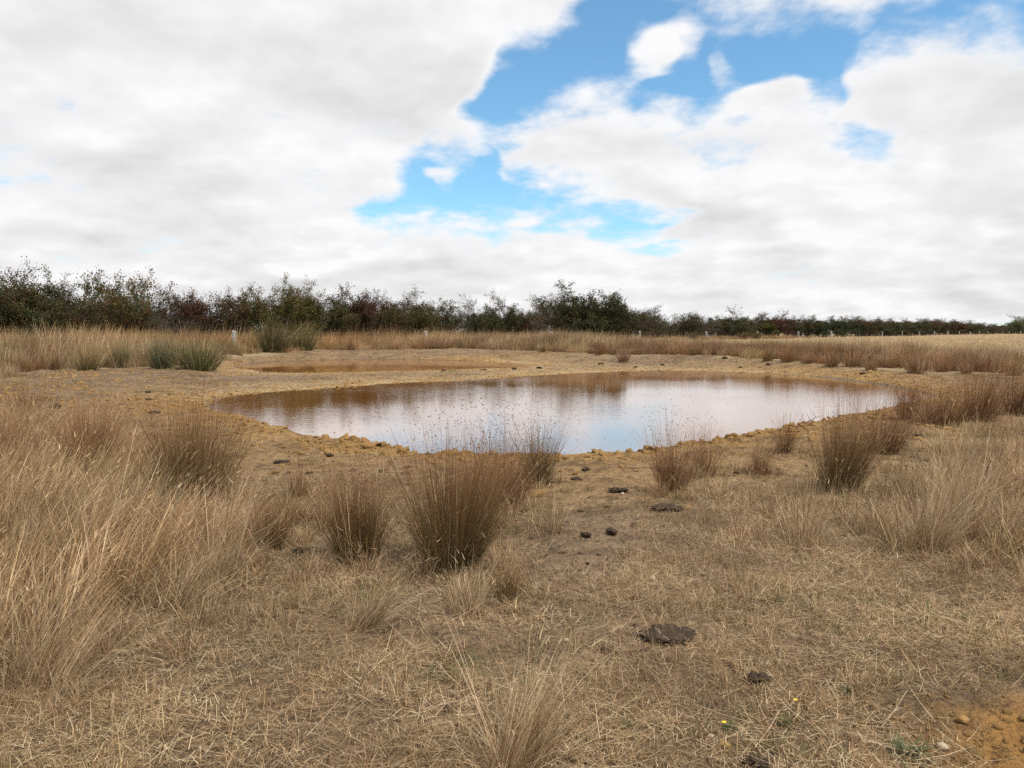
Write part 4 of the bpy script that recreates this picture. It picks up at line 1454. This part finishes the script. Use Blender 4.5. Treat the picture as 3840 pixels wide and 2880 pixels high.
def build_hedge():
    kinds = {}
    defs = [  # leafy, rusty, W, lean
        ('green', 1.15, 0.10, 0.95, 0.10), ('green', 1.25, 0.15, 0.80, 0.12), ('olive', 1.0, 0.30, 0.9, 0.14), ('olive', 1.05, 0.25, 1.0, 0.10),
        ('rust', 1.0, 0.55, 0.95, 0.10), ('rust', 0.9, 0.45, 1.0, 0.14), ('bare', 0.30, 0.35, 0.95, 0.12), ('bare', 0.18, 0.5, 1.0, 0.14),
        ('dense', 1.6, 0.08, 1.1, 0.04), ('olive', 0.75, 0.35, 0.9, 0.16)]
    for i, (k, lf, ru, W, le) in enumerate(defs):
        (wv, wf), (lv, lff, lc) = hawthorn(40 + i, lf, ru, 1.0, W, le)
        zmax = np.percentile(lv[:, 2], 99.0)
        lv, wv = lv / zmax, wv / zmax
        kinds.setdefault(k, []).append((mesh('hawthorn_wood', wv, wf, mat=M_BARK), mesh('hawthorn_crown', lv, lff, lc, M_LEAF)))

    def hedge_point(px2212, off):
        """Where the view through a picture column meets the hedge line."""
        d = pix_dir(px2212 * S, HORIZON)
        num = (F_P0[0] + F_N[0] * off) * F_U[1] - (F_P0[1] + F_N[1] * off) * F_U[0]
        t = num / (d[0] * F_U[1] - d[1] * F_U[0])
        return d[0] * t, d[1] * t

    words = {'green': 'dark green', 'olive': 'olive and rust', 'rust': 'rust-brown', 'bare': 'mostly bare grey-twigged', 'dense': 'dense dark green'}
    cnt = {}
    n_all = [0]

    def place(x, ytop, kind, off=5.0, wscale=1.0, tint=(1, 1, 1), label=None, share=False, depth=0.0):
        X, Y = hedge_point(x, off)
        z = float(height(X, Y)) if math.hypot(X, Y) < 400 else 0.56
        dist = Y
        H = EYE - z + (HORIZON - (ytop + np.interp(x, [0, 700, 1250, 1500, 1800], [17, 13, 8, 2, -4])) * S) / F_PX * dist
        v = cnt.get(kind, 0)
        cnt[kind] = v + 1
        wood, leaf = kinds[kind][v % len(kinds[kind])]
        root = link(bpy.data.objects.new('hawthorn_tree', None))
        root.empty_display_size = 0.3
        root.location = (X, Y, z - 0.05)
        a = random.uniform(-0.5, 0.5) + (math.pi if random.random() < 0.25 else 0)
        root.rotation_euler = (0, 0, a)
        w = max(H * wscale, 2.6)
        root.scale = (w * random.uniform(0.95, 1.15), w * random.uniform(0.9, 1.1), H)
        a_ = link(bpy.data.objects.new('trunk', wood), root)
        b_ = link(bpy.data.objects.new('crown', leaf), root)
        k = random.uniform(0.85, 1.15)
        b_.color = (tint[0] * k, tint[1] * k, tint[2] * k, 1)
        tag(root, label, 'tree', 'hawthorns of the hedge behind the fence')
        n_all[0] += 1

    G, O, R, B, D = 'green', 'olive', 'rust', 'bare', 'dense'
    front = [  # column, top row, kind, width, tint, what sets it apart
        (-190, 575, G, 1, (1, 1, 1), 'dark green hawthorn past the left edge'),
        (-90, 590, O, 1, (1, 1, 1), 'olive hawthorn just past the left edge'),
        (-25, 582, R, 0.9, (1, 0.9, 1), 'reddish hawthorn cut by the left edge of the picture'),
        (38, 578, G, 0.95, (1, 1, 1), 'upright dark green hawthorn first at the left end of the hedge'),
        (115, 592, O, 1.0, (0.95, 1.0, 0.95), 'rounded olive hawthorn second from the left end of the hedge'),
        (178, 600, B, 1.0, (1, 1, 1), 'half bare hawthorn with tall curling whips near the left end'),
        (205, 640, R, 0.9, (1.25, 0.9, 0.8), 'rust-red low hawthorn below the curling bare whips at left'),
        (240, 578, O, 0.75, (1.25, 1.15, 0.9), 'slim hawthorn with a forked yellow-green top at left'),
        (305, 622, B, 1.1, (1, 1, 1), 'bare grey twiggy hawthorn right of the forked yellow-green one'),
        (365, 640, B, 1.1, (1, 1, 1), 'low bare hawthorn third of the grey run left of the leftmost post'),
        (425, 614, R, 1.05, (0.9, 0.8, 0.9), 'brown hawthorn bristling with bare twigs left of the leftmost post'),
        (478, 640, B, 1.0, (1, 1, 1), 'sparse hawthorn directly behind the leftmost timber post'),
        (548, 610, O, 1.0, (1.05, 1.0, 0.9), 'olive hawthorn just right of the leftmost timber post'),
        (610, 606, O, 1.0, (1.3, 1.25, 0.9), 'yellow-green hawthorn with the brightest crown, right of the leftmost post'),
        (682, 612, G, 0.9, (1.0, 1.0, 0.9), 'pointed green hawthorn with one long whip above the small pond'),
        (735, 640, R, 1.0, (1.0, 0.85, 0.85), 'low brown hawthorn beside the pointed green one'),
        (772, 618, R, 1.0, (0.85, 0.72, 0.85), 'purplish brown hawthorn with upright twigs above the small pond'),
        (832, 632, R, 0.9, (1.15, 1.0, 0.8), 'rust-tipped hawthorn left of the second timber post'),
        (880, 628, G, 1.05, (1.1, 1.0, 0.85), 'leaning olive-green hawthorn just left of the second timber post'),
        (945, 640, O, 1.0, (1, 1, 1), 'mixed olive hawthorn just right of the second timber post'),
        (990, 640, B, 1.0, (1, 1, 1), 'thin twiggy hawthorn right of the second timber post'),
        (1030, 650, G, 1.1, (0.95, 1, 0.9), 'rounded green hawthorn midway between second and third posts'),
        (1080, 636, G, 1.0, (1, 1, 0.9), 'knobbly-topped green hawthorn left of the tallest dark tree'),
        (1125, 662, R, 0.9, (0.9, 0.7, 0.9), 'low maroon hawthorn left of the third timber post'),
        (1165, 655, B, 1.0, (1, 1, 1), 'bare grey hawthorn behind the third timber post'),
        (1200, 640, O, 0.8, (0.9, 0.9, 0.9), 'dark hawthorn against the left flank of the tallest tree'),
        (1250, 621, D, 1.15, (0.72, 0.75, 0.72), 'tallest dark dome-shaped hawthorn of the hedge, right of the third post'),
        (1300, 655, D, 1.0, (0.75, 0.72, 0.72), 'dark right shoulder of the tallest hawthorn'),
        (1345, 650, R, 1.05, (0.75, 0.75, 0.75), 'dark brownish hawthorn second right of the tallest tree'),
        (1400, 680, B, 1.0, (1, 1, 1), 'low sparse hawthorn by the fourth timber post'),
        (1425, 688, O, 1.1, (0.8, 0.8, 0.8), 'low dark hawthorn just right of the fourth post'),
        (1475, 675, O, 1.2, (0.85, 0.8, 0.8), 'wide dark olive hawthorn between fourth and fifth posts'),
        (1522, 684, B, 1.1, (1, 1, 1), 'sparse low hawthorn behind the fifth timber post'),
        (1555, 672, G, 1.15, (0.85, 0.85, 0.85), 'dark green hawthorn with a small peak right of the fifth post'),
        (1600, 686, O, 1.1, (0.8, 0.75, 0.8), 'low dark hawthorn left of the yellow-green peak'),
        (1637, 683, G, 1.0, (1.3, 1.25, 0.8), 'hawthorn with a yellow-green peak on the right part of the hedge'),
        (1670, 683, R, 1.0, (0.9, 0.55, 0.8), 'maroon-topped hawthorn right of the yellow-green peak'),
        (1712, 681, G, 1.0, (0.9, 0.9, 0.9), 'hawthorn with a narrow green peak right of the maroon one'),
        (1738, 690, R, 1.0, (1.0, 0.85, 0.8), 'brown hawthorn left of the dense rounded evergreen'),
    ]
    for x, yt, k, w, tint, lab in front:
        place(x, yt, k, 5.0 + random.uniform(-0.8, 0.8), w * (1.0 if x < 1330 else 1.35), tint, lab)
    # a second, ragged row fills the hedge behind
    for i, x in enumerate(np.concatenate([np.linspace(-150, 1300, 22), np.linspace(1330, 1750, 14)])):
        base = np.interp(x, [f[0] for f in front], [f[1] for f in front])
        place(x + random.uniform(-12, 12), base + random.uniform(18, 40) * (1 if x < 1300 else 0.45), random.choice([G, O, O, B, R, D] if x < 1300 else [D, D, O]), 8.0 + random.uniform(-0.5, 1.0), 1.1, (0.85, 0.82, 0.82),
              '%s hawthorn of the back row from the left, seen through gaps in the hedge' % nth(i + 1))
    # dense low evergreen in front of the hedge where it nears the fence
    place(1775, 692, D, 2.6, 1.6, (0.55, 0.75, 0.75), 'dense rounded dark evergreen shrub bulging over the fence at right')
    place(1815, 694, D, 3.2, 1.4, (0.65, 0.72, 0.72), 'dark grey-green shrub right of the rounded evergreen')
    x, far_i = 1845, 0
    random.seed(21)
    while x < 2560:
        X, Y = hedge_point(x, 5)
        yt = np.interp(x, [1840, 1880, 1960, 2050, 2100, 2150, 2212, 2560], [692, 696, 697, 698, 703, 706, 708, 712]) + random.uniform(-2.5, 4)
        k = random.choice([R, D, D, O, G, R])
        place(x, yt, k, 5 + random.uniform(-1, 1), 1.9, (0.8, 0.65, 0.72) if k == R else (0.8, 0.8, 0.85),
              '%s far hawthorn, %s counting right from the rounded evergreen along the low hedge' % ({'rust': 'reddish', 'dense': 'dense dark', 'olive': 'olive', 'green': 'green'}[k], nth(far_i + 1)))
        far_i += 1
        x += max(9, 2300 / Y * 1.05)
    # the broad pale tree standing by itself at the right edge
    (wv, wf), (lv, lff, lc) = hawthorn(77, 1.2, 0.0, 1.0, 1.3, 0.0, low=False)
    d = pix_dir(2205 * S, HORIZON)
    t = 330 / d[1]
    root = link(bpy.data.objects.new('gum_tree', None))
    root.location = (d[0] * t, 330, 0.5)
    root.scale = (9, 9, 6.0)
    link(bpy.data.objects.new('trunk', mesh('gum_wood', wv, wf, mat=M_BARK)), root)
    c = link(bpy.data.objects.new('crown', mesh('gum_crown', lv, lff, lc, M_LEAF)), root)
    c.color = (1.8, 2.0, 2.6, 1)
    tag(root, 'broad pale grey-green tree on the horizon at the right edge', 'tree')
    # seedling shrubs in the grass before the fence
    for x, yb, hpx, lab in ((1498, 740, 30, 'spindly brown seedling bush before the fence left of the fifth post'), (1634, 742, 24, 'small pale seedling bush in grass right of the sixth post'),
                            (1608, 735, 26, 'small green seedling bush under the low right hedge')):
        X, Y = hedge_point(x, -1.5)
        z = float(height(X, Y))
        root = link(bpy.data.objects.new('seedling_bush', None))
        root.location = (X, Y, z)
        H = 1.1
        root.scale = (H, H, H)
        wood, leaf = kinds['olive'][2]
        link(bpy.data.objects.new('stems', wood), root)
        c = link(bpy.data.objects.new('leaves', leaf), root)
        c.color = (1.8, 1.5, 1.3, 1)
        tag(root, lab, 'bush')


# ------------------------------------------------------------------ fence
def post_mesh(seed, r, h):
    """A split, weathered round post with a sloping worn top."""
    rs = np.random.default_rng(seed)
    m = 9
    ths = np.linspace(0, 2 * np.pi, m, endpoint=False)
    rad = r * (1 + rs.normal(0, 0.10, m))
    lv = [-0.3, 0.0, h * 0.35, h * 0.7, h * 0.96, h]
    V = []
    slope = rs.normal(0, 0.25)
    for k, z in enumerate(lv):
        s = [1.05, 1.03, 1.0, 0.97, 0.95, 0.86][k]
        wob = rs.normal(0, 0.012, 2)
        for i in range(m):
            zz = z + (slope * rad[i] * math.cos(ths[i]) if k == 5 else 0)
            V.append((rad[i] * s * math.cos(ths[i]) + wob[0], rad[i] * s * math.sin(ths[i]) + wob[1], zz))
    F = []
    for k in range(len(lv) - 1):
        for i in range(m):
            j = (i + 1) % m
            F.append((k * m + i, k * m + j, (k + 1) * m + j, (k + 1) * m + i))
    me = bpy.data.meshes.new('fence_post')
    top = tuple((len(lv) - 1) * m + i for i in range(m))
    me.from_pydata(V, [], F + [top])
    me.materials.append(M_POST)
    return me


def picket_mesh():
    """A steel star picket: three thin flanges."""
    V, F = [], []
    for k in range(3):
        t = k * 2 * math.pi / 3 + 0.3
        c, s = math.cos(t), math.sin(t)
        o = len(V)
        w, th = 0.034, 0.006
        for z in (-0.3, 1.25):
            V += [(-s * th, c * th, z), (c * w - s * th, s * w + c * th, z), (c * w + s * th, s * w - c * th, z), (s * th, -c * th, z)]
        F += [(o, o + 1, o + 5, o + 4), (o + 1, o + 2, o + 6, o + 5), (o + 2, o + 3, o + 7, o + 6), (o + 4, o + 5, o + 6, o + 7)]
    me = bpy.data.meshes.new('star_picket')
    me.from_pydata(V, [], F)
    me.materials.append(M_RUST)
    return me


def build_fence():
    root = link(bpy.data.objects.new('wire_fence', None))
    p0 = F_P0
    root.location = (p0[0], p0[1], float(height(*p0)))
    tag(root, 'long wire fence with grey timber posts and rusty steel pickets before the hedge', 'fence')
    shapes = [post_mesh(i, 0.115 + 0.02 * (i % 3), 1.22) for i in range(5)]
    pk = picket_mesh()
    tops = []
    for n in range(-2, 24):
        p = F_P0 + F_U * F_S * n
        z = float(height(p[0], p[1]))
        o = link(bpy.data.objects.new('post', shapes[n % 5]), root)
        o.location = Vector((p[0], p[1], z)) - root.location
        o.rotation_euler = (random.uniform(-0.03, 0.03), random.uniform(-0.03, 0.03), n)
        if n in (2, 3):
            o.rotation_euler = (0, -0.09, 0.6)
        if n == 0:
            o.scale = (1.15, 1.15, 1.0)
        tops.append((p[0], p[1], z))
        for k in (1, 2):
            q = p + F_U * F_S * (k / 3 + random.uniform(-0.03, 0.03))
            o = link(bpy.data.objects.new('picket', pk), root)
            o.location = Vector((q[0], q[1], float(height(q[0], q[1])))) - root.location
            o.rotation_euler = (random.uniform(-0.04, 0.04), random.uniform(-0.04, 0.04), random.uniform(0, 2))
    T = np.array(tops)
    for hgt in (1.10, 0.82, 0.54, 0.26):
        Q = T.copy() - np.array(root.location)
        Q[:, 2] += hgt
        Q[:, :2] -= F_N * 0.14
        V, F = tube_segs(Q[:-1], Q[1:], np.full(len(Q) - 1, 0.0022), np.full(len(Q) - 1, 0.0022), 4)
        link(bpy.data.objects.new('wire', mesh('wire', V, F, mat=M_WIRE)), root)


# ------------------------------------------------------------------ small things
def lump_object(name, p, size, seed, mat, flat=0.5, stretch=(1, 1), amp=0.35, jag=0.3, sub=3, sink=0.1):
    V, F = lumpy(1.0, sub, amp, flat, seed, jag)
    V = V * np.array([size * stretch[0], size * stretch[1], size])
    o = link(bpy.data.objects.new(name, mesh(name, V, F, mat=mat)))
    o.location = (p[0], p[1], p[2] + size * flat * (0.7 - sink))
    o.rotation_euler = (0, 0, seed * 0.7)
    return o


def build_small():
    # broad pats with several folds
    pats = [
        (1447, 1372, 105, 34, 'large black dung pat on dry grass, right of the bottom grass clump'),
        (1640, 1469, 46, 28, 'crusty dark dung pat below and right of the largest one'),
        (1440, 1096, 58, 26, 'dark dung pat at the foot of the brown seeding rush'),
        (1320, 1150, 36, 18, 'crumbled dung pat on bare dirt right of the largest rush'),
        (1268, 1158, 22, 12, 'small dung pat left of the crumbled one on bare dirt'),
        (1335, 1058, 40, 20, 'greyish dung pat on dirt between the two near-shore rushes'),
        (1640, 1655, 60, 14, 'dung pat at the bottom edge of the picture'),
        (660, 1190, 44, 26, 'dark dung pat in the dirt left of the upright rusty rush'),
    ]
    for i, (x, y, w, h, lab) in enumerate(pats):
        p = at2(x, y + h * 0.2)
        mpp = math.hypot(p[0], p[1]) / F_PX * S
        r = np.random.default_rng(i + 60)
        parts, o = [], 0
        VV, FF = [], []
        for k in range(11 if w > 60 else 6):
            V, F = lumpy(1.0, 3, 0.5, 0.5, 300 + i * 10 + k, 0.8)
            sx = w * mpp * 0.5
            V = V * np.array([sx * r.uniform(0.34, 0.6), sx * r.uniform(0.34, 0.55), max(sx * r.uniform(0.12, 0.24), 0.030)])
            V = V + np.array([r.uniform(-0.68, 0.68) * sx, r.uniform(-0.5, 0.5) * sx * 0.8, 0.020])
            VV.append(V); FF.append(F + o); o += len(V)
        ob = link(bpy.data.objects.new('dung_pat', mesh('dung_pat', np.concatenate(VV), np.concatenate(FF), mat=M_DUNG)))
        ob.location = p
        tag(ob, lab, 'dung', 'cow dung in the foreground')
    bits = [  # small hard lumps of dung, position and size in the picture
        (1371, 1333, 10, 'small round dung lump above the left end of the largest pat'), (1372, 1352, 12, 'crumb of dung at the upper left of the largest pat'),
        (1452, 1398, 12, 'small dung lump below the largest pat'), (1583, 1443, 16, 'small dung lump left of the crusty pat'),
        (607, 1000, 24, 'dark dung lump on the clay bank left of the near shore'), (668, 1023, 18, 'black dung lump on bare dirt behind the upright rush'),
        (712, 985, 18, 'dung crumbs on the clay bank below the water edge'), (822, 1020, 22, 'dark dung lump on dirt behind the upright rusty rush tips'),
        (760, 1018, 20, 'brown dung lump left of the one behind the rusty rush tips'), (880, 1010, 14, 'small dung lump on the dirt near the largest rush'),
        (640, 905, 0, None), (118, 882, 26, 'flat dung pat on bare ground at far left'), (320, 848, 14, 'dung lump on the orange clay west of the pond'),
        (322, 864, 12, 'second dung lump on the orange clay west of the pond'), (333, 893, 16, 'dung lump between straw stalks west of the pond'),
        (958, 801, 12, 'dark dung on the clay spit near the right end of the small pond'), (1110, 798, 14, 'dung on the clay spit at the right end of the small pond'),
        (1165, 796, 14, 'pair of dung lumps right of the small pond'), (1046, 800, 10, 'tiny dung spot on the clay spit'),
        (1297, 787, 12, 'dung on the margin above the middle of the large pond'), (1430, 789, 14, 'flat dark dung on the far margin of the large pond'),
        (1372, 794, 9, 'small dung on the far margin near the flat dark one'), (1565, 787, 12, 'dung on the far margin right of the flat dark one'),
        (1600, 792, 12, 'dung by the far shore towards the right'), (1660, 793, 10, 'small dung by the far shore near the brown tussocks'),
        (1865, 808, 10, 'dung spot on the clay toward the pond right tip'),
        (2088, 958, 0, None), (1985, 944, 22, 'dark dung in the grass gap right of the big dark rush'),
        (1265, 1015, 18, 'dung lump on the near bank right of the greenish rush'), (1246, 1037, 22, 'brown dung on the near bank right of the greenish rush'),
        (1715, 972, 10, 'small dung by the slim pointed rush'), (1263, 985, 12, 'dark lump at the water edge, centre of the near shore'),
    ]
    for i, (x, y, w, lab) in enumerate(bits):
        if not lab:
            continue
        p = at2(x, y)
        mpp = math.hypot(p[0], p[1]) / F_PX * S
        o = lump_object('dung_lump', p, w * mpp * 0.40, 400 + i, M_DUNG, 0.4, (1.15, 0.85), 0.55, 0.9)
        tag(o, lab, 'dung', 'dung lumps round the ponds')
    stones = [(697, 1221, 15, 'pale rounded stone on dirt left of the upright rusty rush'), (1223, 1384, 12, 'small pale stone beside the bottom grass clump'),
              (2036, 1617, 22, 'pale stone at the edge of the orange earth'), (1535, 1593, 13, 'white stone chip near the bottom edge'),
              (1487, 1100, 16, 'pale lump of clay at the foot of the brown seeding rush'), (1410, 1252, 14, 'yellow stone in grass above the largest dung pat'),
              (1345, 1068, 8, 'white chip on dirt left of the brown seeding rush'), (1565, 1617, 30, 'brown clay lump near the bottom edge'),
              (2080, 1560, 24, 'orange clod on the scraped earth')]
    for i, (x, y, w, lab) in enumerate(stones):
        p = at2(x, y)
        mpp = math.hypot(p[0], p[1]) / F_PX * S
        o = lump_object('stone', p, w * mpp * 0.5, 450 + i, M_STONE if 'clay' not in lab and 'clod' not in lab else M_CLOD, 0.7, (1.1, 0.9), 0.25, 0.15, 2)
        tag(o, lab, 'stone')
    # dead branch at the water edge
    p = at2(1738, 918)
    A, B, RA, RB = [], [], [], []
    r = np.random.default_rng(5)
    q, d = np.array([0, 0, 0.03]), np.array([0.8, 0.2, 0.35])
    for k in range(5):
        q2 = q + d * 0.07
        A.append(q); B.append(q2); RA.append(0.012 - 0.0018 * k); RB.append(0.012 - 0.0018 * (k + 1))
        if k in (1, 3):
            A.append(q2); B.append(q2 + np.array([-0.05, 0.02, 0.12])); RA.append(0.006); RB.append(0.002)
        q, d = q2, d + r.normal(0, 0.12, 3)
    V, F = tube_segs(A, B, np.array(RA), np.array(RB), 6)
    o = link(bpy.data.objects.new('dead_branch', mesh('dead_branch', V, F, mat=M_STICK)))
    o.location = p
    tag(o, 'small forked dead branch at the water edge on the right', 'branch')

    # green rosette and flowers
    def leaf_fan(n, L, w, cols, lift, seed):
        rr = np.random.default_rng(seed)
        az = rr.uniform(0, 6.28, n)
        base = np.zeros((n, 3))
        base[:, 2] = 0.005
        c = pick(cols, n, 0.2, rr)
        return blades(base, az, np.full(n, 1.25) + rr.normal(0, lift, n), L * rr.uniform(0.5, 1.1, n), rr.uniform(0.1, 0.7, n), np.full(n, w), c * 0.9, c, 4,
                      face=az + math.pi / 2, r=rr)[:3]
    for i, (x, y, s, lab) in enumerate(((1962, 1636, 0.14, 'dark green thistle rosette near the bottom right corner'),
                                         (1830, 1497, 0.05, 'little green weed in dry grass right of the crusty pat'),
                                         (760, 1300, 0.0, None), (1575, 1575, 0.06, 'low green weed near the bottom edge right of centre'),
                                         (1355, 1568, 0.05, 'low green weed right of the bottom grass clump'),
                                         (1690, 1565, 0.06, 'low green weed between bottom-edge dung and orange earth'))):
        if not lab:
            continue
        p = at2(x, y)
        o = link(bpy.data.objects.new('green_weed', mesh('green_weed', *leaf_fan(110, s * 0.85, s * 0.075, np.array([[0.075, 0.11, 0.04], [0.10, 0.13, 0.05], [0.06, 0.085, 0.035], [0.16, 0.15, 0.07]]), 0.35, i), mat=M_GREEN)))
        o.location = p
        tag(o, lab, 'weed', 'green weeds in the dry grass')
    my = mat_simple('yellow_petals', (0.75, 0.52, 0.02), (0.85, 0.62, 0.03), 40, 0.6)
    for i, (x, y, h, lab) in enumerate(((1564, 1583, 0.05, 'small yellow flower near the bottom edge'), (1718, 1538, 0.06, 'small yellow flower left of the orange earth'),
                                         (128, 1061, 0.35, 'yellow flower in the tall grass at far left'))):
        p = at2(x, y + (110 if h > 0.2 else 6))
        root = link(bpy.data.objects.new('yellow_flower', None))
        root.location = p
        root.empty_display_size = 0.05
        tag(root, lab, 'flower', 'yellow flowers in the dry grass')
        V, F = tube_segs(np.array([[0, 0, 0]]), np.array([[0, 0, h]]), np.array([0.0012]), np.array([0.001]), 5)
        link(bpy.data.objects.new('stem', mesh('stem', V, F, np.tile([[0.1, 0.15, 0.05]], (len(V), 1)), M_GREEN)), root)
        for k in range(6):
            a = k * math.pi / 3
            L, w = 0.011, 0.0045
            pts = [(0, 0), (L * .5, w), (L, 0), (L * .5, -w)]
            V = [(math.cos(a) * u - math.sin(a) * v, math.sin(a) * u + math.cos(a) * v, h + 0.003 + u * 0.35) for u, v in pts]
            me = bpy.data.meshes.new('petal')
            me.from_pydata(V, [], [(0, 1, 2, 3)])
            me.materials.append(my)
            link(bpy.data.objects.new('petal', me), root)


build_hedge()
build_fence()
build_far_grass()
build_clods()
build_rushes()
build_skirts()
build_dry_tussocks()
build_near_grass()
build_small()
